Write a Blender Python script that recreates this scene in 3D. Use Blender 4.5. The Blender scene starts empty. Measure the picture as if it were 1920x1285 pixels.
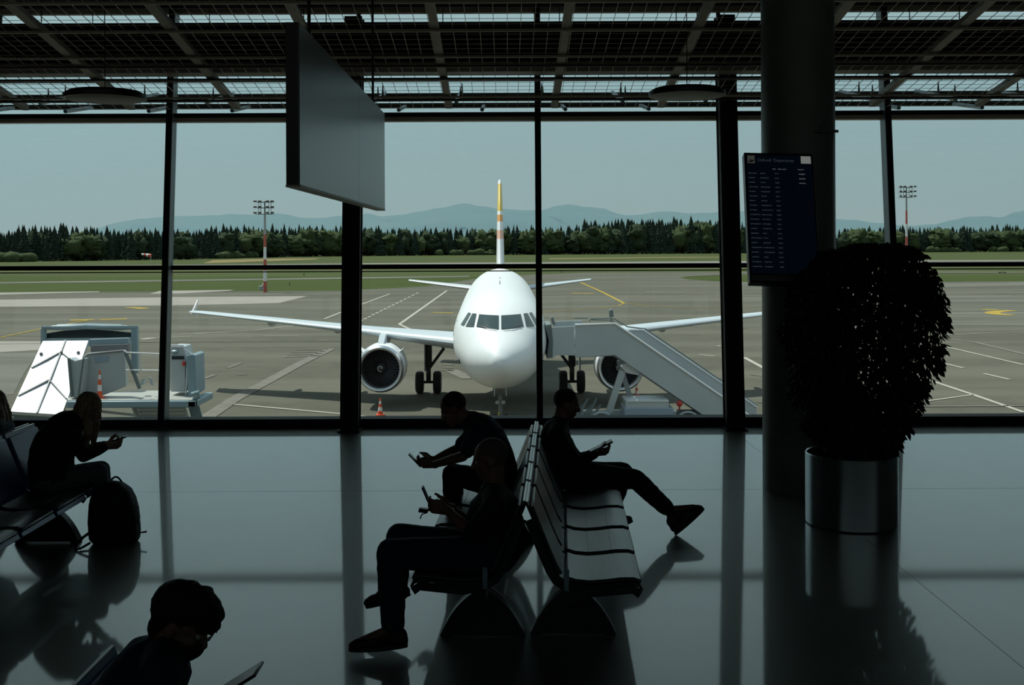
import bpy, bmesh, math, random
from mathutils import Vector, Matrix, noise
random.seed(7)
PI = math.pi
SC = bpy.context.scene
COL = SC.collection

# ------------------------------------------------------------------ camera
F = 2133.0            # focal length in pixels of the 1920 px wide frame
H = 2.35              # eye height above the hall floor
CX, CY = 952.0, 460.0
ROLL = 0.0042
GZ = H - 7.8          # level of the apron outside
cam = bpy.data.cameras.new('camera')
cam.sensor_fit = 'HORIZONTAL'; cam.sensor_width = 36.0
cam.lens = F / 1920 * 36.0
cam.shift_x = 8 / 1920.0
cam.shift_y = -182.5 / 1920.0
cam.clip_start = 0.05; cam.clip_end = 30000
camo = bpy.data.objects.new('camera', cam); COL.objects.link(camo)
camo.matrix_world = Matrix.Translation((0, 0, H)) @ Matrix.Rotation(PI/2, 4, 'X') @ Matrix.Rotation(-ROLL, 4, 'Z')
SC.camera = camo
SC.view_settings.view_transform = 'Standard'
SC.view_settings.look = 'None'
SC.view_settings.exposure = 0.0
SC.view_settings.gamma = 1.0
SC.view_settings.use_curve_mapping = False

# ------------------------------------------------------------------ sky and sun
w = bpy.data.worlds.new('sky'); SC.world = w; w.use_nodes = True
nt = w.node_tree; nt.nodes.clear()
g = nt.nodes.new('ShaderNodeTexCoord'); sep = nt.nodes.new('ShaderNodeSeparateXYZ')
cr = nt.nodes.new('ShaderNodeValToRGB'); bg = nt.nodes.new('ShaderNodeBackground'); wo = nt.nodes.new('ShaderNodeOutputWorld')
nt.links.new(g.outputs['Generated'], sep.inputs[0]); nt.links.new(sep.outputs['Z'], cr.inputs[0])
nt.links.new(cr.outputs[0], bg.inputs[0]); nt.links.new(bg.outputs[0], wo.inputs[0])
e = cr.color_ramp.elements
e[0].position = 0.0; e[0].color = (0.60, 0.53, 0.46, 1)
e[1].position = 1.0; e[1].color = (0.36, 0.49, 0.62, 1)
for p, c in ((0.06, (0.51, 0.495, 0.44, 1)), (0.13, (0.435, 0.455, 0.425, 1)), (0.30, (0.48, 0.55, 0.56, 1))):
    x = e.new(p); x.color = c
bg.inputs[1].default_value = 1.0
SUN = Vector((-0.37, 0.27, 0.90)).normalized()
sl = bpy.data.lights.new('sun', 'SUN'); sl.energy = 4.7; sl.angle = 0.009; sl.color = (1.0, 0.95, 0.87)
so = bpy.data.objects.new('sun', sl); COL.objects.link(so)
so.rotation_euler = SUN.to_track_quat('Z', 'Y').to_euler()
so.location = SUN * 100

# ------------------------------------------------------------------ helpers
def W(px, py, Y):
    dx, dy = px - CX, py - CY
    return Vector(((dx - ROLL*dy) / F * Y, Y, H - (dy + ROLL*dx) / F * Y))
def G(px, py, z=GZ):
    dx, dy = px - CX, py - CY
    Y = (H - z) * F / (dy + ROLL*dx)
    return Vector(((dx - ROLL*dy) / F * Y, Y, z))

def mat(name, col, rough=0.5, metal=0.0, spec=0.5, col2=None, scale=5.0, stretch=(1, 1, 1), coat=0.0, bump=0.0, emit=None, es=0.0, detail=4.0, trans=0.0):
    m = bpy.data.materials.new(name); m.use_nodes = True
    n = m.node_tree; b = n.nodes['Principled BSDF']
    b.inputs['Base Color'].default_value = (*col, 1); b.inputs['Roughness'].default_value = rough
    b.inputs['Metallic'].default_value = metal; b.inputs['Specular IOR Level'].default_value = spec
    b.inputs['Coat Weight'].default_value = coat
    if trans: b.inputs['Transmission Weight'].default_value = trans
    if emit: b.inputs['Emission Color'].default_value = (*emit, 1); b.inputs['Emission Strength'].default_value = es
    if col2 is not None or bump:
        tc = n.nodes.new('ShaderNodeTexCoord'); mp = n.nodes.new('ShaderNodeMapping'); no = n.nodes.new('ShaderNodeTexNoise')
        mp.inputs['Scale'].default_value = stretch
        no.inputs['Scale'].default_value = scale; no.inputs['Detail'].default_value = detail
        n.links.new(tc.outputs['Object'], mp.inputs[0]); n.links.new(mp.outputs[0], no.inputs[0])
        if col2 is not None:
            r = n.nodes.new('ShaderNodeValToRGB')
            r.color_ramp.elements[0].position = 0.35; r.color_ramp.elements[1].position = 0.65
            r.color_ramp.elements[0].color = (*col, 1); r.color_ramp.elements[1].color = (*col2, 1)
            n.links.new(no.outputs[0], r.inputs[0]); n.links.new(r.outputs[0], b.inputs['Base Color'])
        if bump:
            bu = n.nodes.new('ShaderNodeBump'); bu.inputs['Strength'].default_value = bump; bu.inputs['Distance'].default_value = 0.01
            n.links.new(no.outputs[0], bu.inputs['Height']); n.links.new(bu.outputs[0], b.inputs['Normal'])
    return m

class MB:
    def __init__(s): s.v = []; s.f = []
    def add(s, vs, fs):
        o = len(s.v); s.v += [Vector(p) for p in vs]; s.f += [tuple(i+o for i in f) for f in fs]; return s
    def box(s, x0, x1, y0, y1, z0, z1):
        return s.add([(x, y, z) for x in (x0, x1) for y in (y0, y1) for z in (z0, z1)],
                     [(0,1,3,2),(4,6,7,5),(0,4,5,1),(2,3,7,6),(0,2,6,4),(1,5,7,3)])
    def obox(s, c, a, b, d):
        c, a, b, d = map(Vector, (c, a, b, d))
        return s.add([c+i*a+j*b+k*d for i in (-1,1) for j in (-1,1) for k in (-1,1)],
                     [(0,1,3,2),(4,6,7,5),(0,4,5,1),(2,3,7,6),(0,2,6,4),(1,5,7,3)])
    def bar(s, p, q, wd, ht, up=(0,0,1)):
        p, q = Vector(p), Vector(q); d = (q-p); L = d.length; d = d/L
        sd = d.cross(Vector(up)); 
        if sd.length < 1e-4: sd = d.cross(Vector((1,0,0)))
        sd.normalize(); u = sd.cross(d)
        return s.obox((p+q)/2, d*L/2, sd*wd/2, u*ht/2)
    def loft(s, rings, cap=True, closed=True):
        o = len(s.v); n = len(rings[0])
        for r in rings: s.v += [Vector(p) for p in r]
        for k in range(len(rings)-1):
            for i in range(n if closed else n-1):
                j = (i+1) % n
                s.f.append((o+k*n+i, o+k*n+j, o+(k+1)*n+j, o+(k+1)*n+i))
        if cap:
            s.f.append(tuple(o+i for i in range(n))); m = o+(len(rings)-1)*n
            s.f.append(tuple(m+i for i in reversed(range(n))))
        return s
    def path(s, pts, r, n=10, cap=True):
        pts = [Vector(p) for p in pts]; rs = r if isinstance(r, (list, tuple)) else [r]*len(pts)
        rings = []; pu = None
        for k, p in enumerate(pts):
            d = (pts[min(k+1, len(pts)-1)] - pts[max(k-1, 0)]).normalized()
            if pu is None:
                pu = d.orthogonal().normalized()
            else:
                pu = (pu - d*pu.dot(d)); 
                if pu.length < 1e-5: pu = d.orthogonal()
                pu.normalize()
            b = d.cross(pu)
            rings.append([p + (pu*math.cos(a)+b*math.sin(a))*rs[k] for a in (2*PI*i/n for i in range(n))])
        return s.loft(rings, cap)
    def tube(s, p, q, r0, r1=None, n=12):
        return s.path([p, q], [r0, r0 if r1 is None else r1], n)
    def ell(s, c, r, fr=None, n=14, m=9):
        c = Vector(c); X, Y, Z = fr if fr else (Vector((1,0,0)), Vector((0,1,0)), Vector((0,0,1)))
        rings = []
        for k in range(1, m):
            t = PI*k/m
            rings.append([c + X*(r[0]*math.sin(t)*math.cos(a)) + Y*(r[1]*math.sin(t)*math.sin(a)) + Z*(r[2]*math.cos(t)) for a in (2*PI*i/n for i in range(n))])
        o = len(s.v); s.loft(rings, cap=False)
        t = len(s.v); s.v += [c+Z*r[2], c-Z*r[2]]
        l = o+(m-2)*n
        for i in range(n):
            j = (i+1) % n
            s.f += [(t, o+j, o+i), (t+1, l+i, l+j)]
        return s
    def cap(s, p, q, r0, r1, n=12):
        p, q = Vector(p), Vector(q)
        d = (q-p); L = d.length
        if L < 1e-5: return s.ell(p, (r0,)*3, n=n, m=8)
        d /= L; u = d.orthogonal().normalized(); b = d.cross(u); rings = []
        for k in range(1, 5): rings.append((p - d*r0*math.cos(k*PI/8), r0*math.sin(k*PI/8)))
        for k in range(4, 0, -1): rings.append((q + d*r1*math.cos(k*PI/8), r1*math.sin(k*PI/8)))
        rr = [[c + (u*math.cos(a)+b*math.sin(a))*r for a in (2*PI*i/n for i in range(n))] for c, r in rings]
        return s.loft(rr, True)
    def lathe(s, prof, o=(0,0,0), ax=(0,0,1), n=32, cap=True):
        o, ax = Vector(o), Vector(ax).normalized(); u = ax.orthogonal().normalized(); b = ax.cross(u)
        return s.loft([[o + ax*h + (u*math.cos(a)+b*math.sin(a))*max(r, 1e-4) for a in (2*PI*i/n for i in range(n))] for r, h in prof], cap)
    def prism(s, pts, ext):
        pts = [Vector(p) for p in pts]; ext = Vector(ext)
        return s.loft([pts, [p+ext for p in pts]], True)

def tag(o, label=None, cat=None, group=None, kind=None):
    if label: o['label'] = label
    if cat: o['category'] = cat
    if group: o['group'] = group
    if kind: o['kind'] = kind
    return o
def thing(name, loc, label, cat, group=None, kind=None):
    o = bpy.data.objects.new(name, None); COL.objects.link(o); o.location = Vector(loc); o.empty_display_size = 0.1
    return tag(o, label, cat, group, kind)
def base_of(o):
    p = Vector((0,0,0))
    while o is not None: p += o.location; o = o.parent
    return p
def link_mesh(name, me, m, parent, smooth, sharp):
    for mm in (m if isinstance(m, (list, tuple)) else [m]): me.materials.append(mm)
    if smooth:
        me.polygons.foreach_set('use_smooth', [True]*len(me.polygons))
        if sharp: me.set_sharp_from_angle(angle=math.radians(sharp))
    o = bpy.data.objects.new(name, me); COL.objects.link(o)
    return o
def obj(name, mb, m, parent=None, smooth=True, sharp=35, bevel=0, local=False, origin=None):
    """one mesh object; vertices are given in world coordinates unless local"""
    me = bpy.data.meshes.new(name)
    vs = mb.v
    if parent is not None: off = Vector((0,0,0)) if local else base_of(parent)
    elif local: off = Vector((0,0,0))
    elif origin is not None: off = Vector(origin)
    else:
        xs = [v.x for v in vs]; ys = [v.y for v in vs]; zs = [v.z for v in vs]
        off = Vector(((min(xs)+max(xs))/2, (min(ys)+max(ys))/2, min(zs)))
    me.from_pydata([tuple(v-off) for v in vs], [], mb.f); me.update()
    bm = bmesh.new(); bm.from_mesh(me); bmesh.ops.recalc_face_normals(bm, faces=bm.faces); bm.to_mesh(me); bm.free()
    o = link_mesh(name, me, m, parent, smooth, sharp)
    if parent is not None: o.parent = parent
    else: o.location = off
    if bevel:
        b = o.modifiers.new('bevel', 'BEVEL'); b.width = bevel; b.segments = 2; b.limit_method = 'ANGLE'
    return o
def skin(name, mb, m, parent, voxel=0.008, sm=3, wr=0.0, wf=14.0):
    """fuse overlapping closed pieces into one continuous surface"""
    off = base_of(parent)
    me = bpy.data.meshes.new('tmp'); me.from_pydata([tuple(v-off) for v in mb.v], [], mb.f); me.update()
    bm = bmesh.new(); bm.from_mesh(me); bmesh.ops.recalc_face_normals(bm, faces=bm.faces); bm.to_mesh(me); bm.free()
    t = bpy.data.objects.new('tmp', me); COL.objects.link(t)
    r = t.modifiers.new('r', 'REMESH'); r.mode = 'VOXEL'; r.voxel_size = voxel
    s = t.modifiers.new('s', 'SMOOTH'); s.iterations = sm; s.factor = 0.5
    dg = bpy.context.evaluated_depsgraph_get(); dg.update()
    me2 = bpy.data.meshes.new_from_object(t.evaluated_get(dg))
    bpy.data.objects.remove(t); me2.name = name
    if wr:
        no = [v.normal.copy() for v in me2.vertices]
        for v, nn in zip(me2.vertices, no):
            p = v.co*wf; q = Vector((p.x*0.7, p.y, p.z*1.6))
            v.co += nn*(wr*(noise.noise(q) + 0.5*noise.noise(q*2.3)))
    o = link_mesh(name, me2, m, parent, True, 0); o.parent = parent
    return o
def copy_tree(o, parent=None):
    c = o.copy(); COL.objects.link(c); c.parent = parent
    for ch in list(o.children): copy_tree(ch, c)
    return c
def struct(o): o['kind'] = 'structure'; return o
# ------------------------------------------------------------------ materials
M = {}
M['floor'] = mat('polished_floor', (0.145, 0.170, 0.138), 0.42, spec=0.5, col2=(0.165, 0.188, 0.152), scale=1.3, coat=1.0)
M['floor'].node_tree.nodes['Principled BSDF'].inputs['Coat Roughness'].default_value = 0.055
M['dark'] = mat('dark_paint', (0.012, 0.014, 0.014), 0.5)
M['blacksteel'] = mat('black_steel', (0.008, 0.009, 0.010), 0.6, spec=0.3)
M['mull'] = mat('anodised_mullion', (0.38, 0.50, 0.58), 0.4, metal=0.0)
M['wall'] = mat('hall_wall', (0.32, 0.33, 0.32), 0.8, col2=(0.35, 0.36, 0.35), scale=2)
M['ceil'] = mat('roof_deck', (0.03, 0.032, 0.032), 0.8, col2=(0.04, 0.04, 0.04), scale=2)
M['rafter'] = mat('galvanised_rafter', (0.62, 0.54, 0.42), 0.5, col2=(0.50, 0.43, 0.34), scale=6)
M['wire'] = mat('mesh_wire', (0.45, 0.42, 0.36), 0.4, metal=0.5)
M['concrete'] = mat('column_concrete', (0.19, 0.23, 0.215), 0.4, col2=(0.16, 0.195, 0.18), scale=3, bump=0.1)
M['header'] = mat('header_bronze', (0.66, 0.55, 0.44), 0.45)
M['louver'] = mat('louver_metal', (0.05, 0.055, 0.055), 0.5)
M['strut'] = mat('strut_steel', (0.22, 0.30, 0.36), 0.4, metal=0.3)

def glass_mat():
    m = bpy.data.materials.new('tinted_glass'); m.use_nodes = True; n = m.node_tree; n.nodes.clear()
    o = n.nodes.new('ShaderNodeOutputMaterial'); mx = n.nodes.new('ShaderNodeMixShader'); t = n.nodes.new('ShaderNodeBsdfTransparent')
    gl = n.nodes.new('ShaderNodeBsdfGlossy'); fr = n.nodes.new('ShaderNodeFresnel')
    t.inputs[0].default_value = (0.915, 0.965, 0.955, 1); gl.inputs['Roughness'].default_value = 0.0; fr.inputs[0].default_value = 1.35
    n.links.new(fr.outputs[0], mx.inputs[0]); n.links.new(t.outputs[0], mx.inputs[1]); n.links.new(gl.outputs[0], mx.inputs[2]); n.links.new(mx.outputs[0], o.inputs[0])
    return m
M['glass'] = glass_mat()

# ------------------------------------------------------------------ hall shell
LEAN = 0.105
def gy(z): return 14.90 + LEAN*z            # the facade leans outwards
XL, XR, YB = -30.0, 22.0, -7.0
fl = struct(obj('floor', MB().box(XL, XR, YB, 15.0, -0.25, 0), M['floor'], smooth=False))
seam = MB()
for yy in (5.15, 10.9): seam.box(XL, XR, yy-0.0015, yy+0.0015, 0.0, 0.0006)
for xx in (-19.6, -14.0, -8.4, 2.84, 8.4, 14.0): seam.box(xx-0.0015, xx+0.0015, YB, 14.4, 0.0, 0.0006)
obj('joint', seam, M['dark'], fl, smooth=False)
struct(obj('wall_left', MB().box(XL-0.3, XL, YB, 15.4, -0.25, 8.0), M['wall'], smooth=False))
struct(obj('wall_right', MB().box(XR, XR+0.3, YB, 15.4, -0.25, 8.0), M['wall'], smooth=False))
wb = MB().box(XL, XR, YB-0.3, YB, -0.25, 4.3); wb.box(XL, XR, YB-0.3, YB, 5.35, 8.6)
for i_ in range(14): wb.box(XL+i_*4.0-0.12, XL+i_*4.0+0.12, YB-0.3, YB, 4.2, 5.45)
struct(obj('wall_back', wb, M['wall'], smooth=False))
tb = thing('window_90', ((XL+XR)/2, YB, 4.3), None, None, kind='structure')  # unseen high window strip behind the camera, added to brighten the ceiling
obj('pane', MB().box(XL, XR, YB-0.16, YB-0.148, 4.3, 5.35), M['glass'], tb, smooth=False)
def roofz(y): return 5.62 + 0.11*(15.0-y)
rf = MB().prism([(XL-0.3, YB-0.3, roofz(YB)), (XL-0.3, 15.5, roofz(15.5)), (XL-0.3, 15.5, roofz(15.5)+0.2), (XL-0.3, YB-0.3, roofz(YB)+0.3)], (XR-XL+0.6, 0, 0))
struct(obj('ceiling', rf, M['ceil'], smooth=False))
# unseen overhang outside the glass, added to keep the sun off the floor
ca = MB().prism([(-38, 15.5, 5.68), (-38, 18.6, 6.42), (-38, 18.6, 6.66), (-38, 15.5, 5.92)], (64, 0, 0))
struct(obj('trim_canopy', ca, M['ceil'], smooth=False))
struct(obj('wall_outer', MB().box(-38, 26, 14.6, 15.0, GZ, -0.26), M['wall'], smooth=False))

MULL = [-4.42-4.75*i for i in range(1, 6)] + [-4.48, 0.405, 5.05] + [5.05+4.75*i for i in (1, 2, 3)]
COLS = [-2.01-4.88*i for i in range(1, 6)] + [-2.01, 2.872] + [2.872+4.88*i for i in (1, 2, 3)]
ALLX = sorted([XL] + MULL + COLS + [XR])
WIN = {}
for i in range(len(ALLX)-1):
    x0, x1 = ALLX[i], ALLX[i+1]
    t = thing('window_%d' % (i+1), ((x0+x1)/2, gy(0), 0), None, None, kind='structure')
    for z0, z1 in ((0.08, 2.02), (2.05, 4.03), (4.11, 5.52)):
        d = 0.012
        obj('pane', MB().prism([(x0, gy(z0), z0), (x0, gy(z1), z1), (x0, gy(z1)+d, z1), (x0, gy(z0)+d, z0)], (x1-x0, 0, 0)), M['glass'], t, smooth=False)
    fr = MB()
    for xx in (x0+0.012, x1-0.012):
        fr.bar((xx, gy(0.1)-0.01, 0.1), (xx, gy(5.5)-0.01, 5.5), 0.024, 0.05, up=(0,1,0))
    obj('frame', fr, M['blacksteel'], t, smooth=False)
k = 1
for x in MULL:
    mb = MB().prism([(x-0.036, gy(0)-0.235, 0), (x-0.036, gy(5.4)-0.235, 5.45), (x-0.036, gy(5.6)-0.02, 5.6), (x-0.036, gy(0)-0.02, 0)], (0.072, 0, 0))
    o = struct(obj('trim_%d' % k, mb, M['mull'], smooth=False)); k += 1
    face = MB().prism([(x-0.040, gy(0)-0.26, 0), (x-0.040, gy(5.6)-0.26, 5.6), (x-0.040, gy(5.6)-0.23, 5.6), (x-0.040, gy(0)-0.23, 0)], (0.080, 0, 0))
    obj('cover_cap', face, M['blacksteel'], o, smooth=False)
collab = {-2.01: 'black leaning steel post behind the big hanging panel, left of the aircraft nose', 2.872: 'black leaning steel post crossing the boarding stairs, right of the aircraft'}
for x in COLS:
    def lean_prism(xa, xb, ya, yb, mb=None):
        return (mb or MB()).prism([(xa, gy(0)+ya, 0), (xa, gy(5.3)+ya, 5.36), (xa, gy(5.3)+yb, 5.36), (xa, gy(0)+yb, 0)], (xb-xa, 0, 0))
    if x not in collab:
        struct(obj('trim_%d' % k, lean_prism(x-0.115, x+0.115, -0.56, -0.30), M['blacksteel'], smooth=False)); k += 1; continue
    t = thing('steel_post', (x, 14.4, 0), collab[x], 'column')
    obj('flange', lean_prism(x-0.115, x+0.115, -0.57, -0.545), M['blacksteel'], t, smooth=False)
    obj('flange', lean_prism(x-0.115, x+0.115, -0.33, -0.305), M['blacksteel'], t, smooth=False)
    obj('web', lean_prism(x-0.10, x+0.10, -0.546, -0.329), M['blacksteel'], t, smooth=False)
    obj('base_plate', MB().box(x-0.14, x+0.14, 14.29, 14.62, 0, 0.02), M['blacksteel'], t, smooth=False)
def xbar(z0, z1, ya, yb, m, name=None):
    global k
    y = gy((z0+z1)/2)
    o = struct(obj(name or 'trim_%d' % k, MB().box(XL, XR, y+ya, y+yb, z0, z1), m, smooth=False)); 
    if not name: k += 1
    return o
xbar(0, 0.112, -0.20, 0.05, M['blacksteel'], 'baseboard_front')
xbar(2.040, 2.100, -0.08, 0.03, M['blacksteel'])
xbar(2.002, 2.016, 0.0, 0.03, M['blacksteel'])
xbar(4.016, 4.072, -0.12, 0.03, M['header'])
xbar(4.072, 4.128, -0.16, 0.05, M['blacksteel'])
# deep roof beam in front of the clerestory and its ledges
struct(obj('trim_beam', MB().box(XL, XR, 14.05, 14.55, 4.58, 5.115), M['ceil'], smooth=False))
lg = MB()
lg.box(XL, XR, 13.9, 14.6, 4.53, 4.58); lg.box(XL, XR, 13.88, 13.93, 4.47, 4.53)
struct(obj('trim_ledge', lg, M['rafter'], smooth=False))
struct(obj('trim_gutter', MB().box(XL, XR, 14.38, 14.48, 4.435, 4.475), M['louver'], smooth=False))
struct(obj('trim_roof_edge', MB().box(XL, XR, 15.38, 15.48, 5.50, 5.555), M['rafter'], smooth=False))
# mesh ceiling
def mz(y): return 6.57 - 0.162*y
YM0, YM1 = 7.4, 15.0
RX = [-0.765 + 1.395*i for i in range(-8, 9)]
for x in RX:
    rb = MB()
    rb.bar((x, YM0, mz(YM0)+0.03), (x, YM1, mz(YM1)+0.03), 0.085, 0.03)
    for s in (-1, 1): rb.bar((x+s*0.038, YM0, mz(YM0)+0.055), (x+s*0.038, YM1, mz(YM1)+0.055), 0.008, 0.06)
    o = obj('trim_%d' % k, rb, M['rafter'], smooth=False); struct(o); k += 1
    hg = MB()
    for yy in (8.9, 10.5, 12.1, 13.6): hg.tube((x, yy, mz(yy)+0.05), (x, yy, roofz(yy)), 0.006, n=6)
    obj('hanger', hg, M['dark'], o)
for y, wd, m_ in ((8.2, 0.03, 'rafter'), (9.2, 0.03, 'rafter'), (10.4, 0.04, 'rafter'), (11.22, 0.04, 'rafter'), (12.03, 0.035, 'rafter'), (12.87, 0.035, 'rafter'), (13.2, 0.03, 'dark'), (13.68, 0.06, 'dark'), (14.42, 0.045, 'rafter'), (14.55, 0.05, 'dark')):
    struct(obj('trim_%d' % k, MB().box(XL, XR, y-wd/2, y+wd/2, mz(y)-0.012, mz(y)+0.012), M[m_], smooth=False)); k += 1
for i in range(len(RX)-1):
    x0, x1 = RX[i]+0.05, RX[i+1]-0.05; mb = MB()
    if x1 < -8.4 or x0 > 8.4: continue
    n = 9
    for j in range(n+1):
        x = x0 + (x1-x0)*j/n; r = 0.0028
        jj = 0.02*random.uniform(-1, 1)
        mb.bar((x+jj, YM0, mz(YM0)+0.02), (x-jj, YM1, mz(YM1)+0.02), r*2, r*2)
    y = YM0
    while y < YM1:
        mb.box(x0-0.03, x1+0.03, y-0.0022, y+0.0022, mz(y)+0.0215, mz(y)+0.026); y += 0.155
    struct(obj('trim_%d' % k, mb, M['wire'], smooth=False)); k += 1
# outside louvres and their struts
for z0, z1, y in ((4.51, 4.622, 17.0), (4.408, 4.474, 17.0)):
    struct(obj('trim_%d' % k, MB().box(-38, 26, y-0.06, y+0.06, z0, z1), M['louver'], smooth=False)); k += 1
i = 0
for sx in [-8.6+1.13*j for j in range(16)]:
    mb = MB().path([(sx, 15.45, 4.31), (sx, 16.95, 4.62)], 0.032, 8)
    o = obj('trim_%d' % k, mb, M['strut']); struct(o); k += 1
    sp = MB(); sp.path([(sx+0.05, 15.6, 4.34), (sx+0.05, 15.6, 4.53)], [0.02, 0.006], 6); sp.path([(sx+0.05, 16.2, 4.45), (sx+0.05, 16.2, 4.66)], [0.02, 0.006], 6)
    obj('pin', sp, M['dark'], o)
    mb = MB().path([(sx+0.35, 15.42, 4.19), (sx+0.35, 16.4, 4.36)], 0.028, 8)
    struct(obj('trim_%d' % k, mb, M['strut'])); k += 1

# ------------------------------------------------------------------ concrete column, its small sign
cxx, cyy, crr = 2.79, 10.92, 0.345
cc = obj('round_column', MB().lathe([(crr, 0), (crr, 5.9)], (cxx, cyy, 0), n=64), M['concrete'])
tag(cc, 'thick round dark concrete column behind the potted tree and flight board', 'column')
sg = thing('column_sign', (2.99, cyy-crr-0.02, 3.35), 'small faint strip sign fixed high on the round column', 'sign')
M['teal'] = mat('sign_teal', (0.05, 0.09, 0.10), 0.4)
p0 = W(1550, 246, cyy-crr-0.01)
obj('strip', MB().box(p0.x-0.11, p0.x+0.11, p0.y+0.0, p0.y+0.03, p0.z-0.012, p0.z+0.012), M['teal'], sg, smooth=False)
obj('lamp_stem', MB().box(p0.x-0.05, p0.x-0.035, p0.y, p0.y+0.02, p0.z+0.012, p0.z+0.05), M['teal'], sg, smooth=False)

# ------------------------------------------------------------------ flight board
M['boardframe'] = mat('board_frame', (0.012, 0.012, 0.014), 0.35)
M['screen'] = mat('board_screen', (0.004, 0.008, 0.018), 0.25, emit=(0.001, 0.003, 0.007), es=0.5)
M['txt'] = mat('board_text', (0.02, 0.02, 0.02), 0.5, emit=(0.026, 0.036, 0.040), es=0.8)
M['txt2'] = mat('board_text_bright', (0.02, 0.02, 0.02), 0.5, emit=(0.085, 0.095, 0.095), es=0.8)
M['tile'] = mat('board_tile', (0.05, 0.05, 0.05), 0.5, emit=(0.045, 0.045, 0.04), es=0.8)
M['tile2'] = mat('board_tile_bright', (0.05, 0.05, 0.05), 0.5, emit=(0.14, 0.15, 0.14), es=1.0)
bt = thing('flight_board', (2.35, 10.2, 2.0), 'tall dark blue departures screen hung in front of the round column', 'screen')
TL, TR = W(1395, 286, 10.34), W(1523, 282, 10.34)
BL = W(1406, 530, 9.92)
ux = (TR-TL).normalized(); Wd = (TR-TL).length
uy = (BL-TL).normalized(); Hd = (BL-TL).length
ux = (ux - uy*ux.dot(uy)).normalized()
un = ux.cross(uy).normalized()              # out of the screen or into it
if un.y > 0: un = -un
def BP(a, b, d=0.0): return TL + ux*(a*Wd) + uy*(b*Hd) + un*d
def plate(mb, a0, a1, b0, b1, d0, d1):
    return mb.add([BP(a, b, d) for a in (a0, a1) for b in (b0, b1) for d in (d0, d1)], [(0,1,3,2),(4,6,7,5),(0,4,5,1),(2,3,7,6),(0,2,6,4),(1,5,7,3)])
obj('casing', plate(MB(), 0, 1, 0, 1, -0.10, 0), M['boardframe'], bt, smooth=False, bevel=0.004)
obj('screen', plate(MB(), 0.03, 0.97, 0.02, 0.93, 0.0005, 0.003), M['screen'], bt, smooth=False)
M['lip'] = mat('board_lip', (0.16, 0.17, 0.16), 0.4)
obj('lower_lip', plate(MB(), 0.02, 0.98, 0.945, 0.985, 0.0005, 0.008), M['lip'], bt, smooth=False)
for q_ in (0.3, 0.8): obj('bracket', MB().bar(BP(0.75, q_, -0.1), Vector((2.62, 10.66, BP(0.75, q_).z)), 0.06, 0.06), M['boardframe'], bt, smooth=False)
icon = obj('icon_tile', plate(MB(), 0.045, 0.15, 0.025, 0.085, 0.003, 0.005), M['tile'], bt, smooth=False)
pl = MB().add([BP(a, b, 0.0065) for a, b in ((0.055,0.072),(0.065,0.066),(0.09,0.071),(0.075,0.052),(0.085,0.052),(0.11,0.066),(0.14,0.055),(0.143,0.061),(0.115,0.077),(0.07,0.078))] , [tuple(range(10))])
obj('aircraft_symbol', pl, M['boardframe'], icon, smooth=False)
obj('clock_tile', plate(MB(), 0.82, 0.965, 0.022, 0.080, 0.003, 0.005), M['tile2'], bt, smooth=False)
def text(body, a, b, size, m, parent, name='lettering'):
    cu = bpy.data.curves.new('t', 'FONT'); cu.body = body; cu.size = size; cu.extrude = 0.0008
    t = bpy.data.objects.new('t', cu); COL.objects.link(t)
    dg = bpy.context.evaluated_depsgraph_get(); dg.update()
    me = bpy.data.meshes.new_from_object(t.evaluated_get(dg)); bpy.data.objects.remove(t)
    o0 = BP(a, b, 0.005); off = base_of(parent)
    for v in me.vertices:
        c = v.co.copy(); v.co = o0 + ux*c.x - uy*c.y + un*c.z - off
    o = link_mesh(name, me, m, parent, False, 0); o.parent = parent; return o
text('Odhodi', 0.19, 0.070, 0.040, M['txt'], bt)
text('Departures', 0.42, 0.070, 0.040, M['txt'], bt)
rows = MB(); rows2 = MB()
for r in range(22):
    b = 0.125 + r*0.0358
    def dash(mbx, a0, a1):
        a = a0
        while a < a1:
            l = random.uniform(0.010, 0.024); plate(mbx, a, min(a+l, a1), b, b+random.uniform(0.006, 0.009), 0.003, 0.0042); a += l+0.006
    if r == 0:
        dash(rows2, 0.40, 0.45); dash(rows2, 0.48, 0.53); dash(rows2, 0.55, 0.60); dash(rows2, 0.77, 0.86); continue
    dash(rows, 0.05, 0.05+random.uniform(0.08, 0.15)); dash(rows, 0.22, 0.22+random.uniform(0.05, 0.16)); dash(rows, 0.43, 0.49)
    if r < 4: dash(rows2, 0.78, 0.87)
obj('flight_rows', rows, M['txt'], bt, smooth=False)['kind'] = 'stuff'; obj('status_rows', rows2, M['txt2'], bt, smooth=False)['kind'] = 'stuff'

# ------------------------------------------------------------------ big hanging panel
M['panel'] = mat('panel_satin', (0.065, 0.098, 0.108), 0.30, spec=0.5, col2=(0.075, 0.106, 0.114), scale=0.8)
Yn, Yf = 7.0, 11.84
xf = (563-CX)/F*Yn
zt, zb = H+0.197*Yn, H-115.0/-F*Yn
hp = thing('hanging_sign', (xf, 9.4, zb), 'large blank grey panel hung edge-on from the ceiling, left of centre', 'sign')
obj('casing', MB().box(xf-0.085, xf-0.012, Yn, Yf, zb, zt), M['boardframe'], hp, smooth=False)
obj('face_panel', MB().box(xf-0.012, xf, Yn, Yn+2.78, zb+0.002, zt-0.002), M['panel'], hp, smooth=False)
obj('face_panel', MB().box(xf-0.012, xf, Yn+2.786, Yf, zb+0.002, zt-0.002), M['panel'], hp, smooth=False)
obj('lower_rail', MB().box(xf-0.088, xf+0.004, Yn-0.003, Yf, zb-0.014, zb), M['rafter'], hp, smooth=False)
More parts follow.
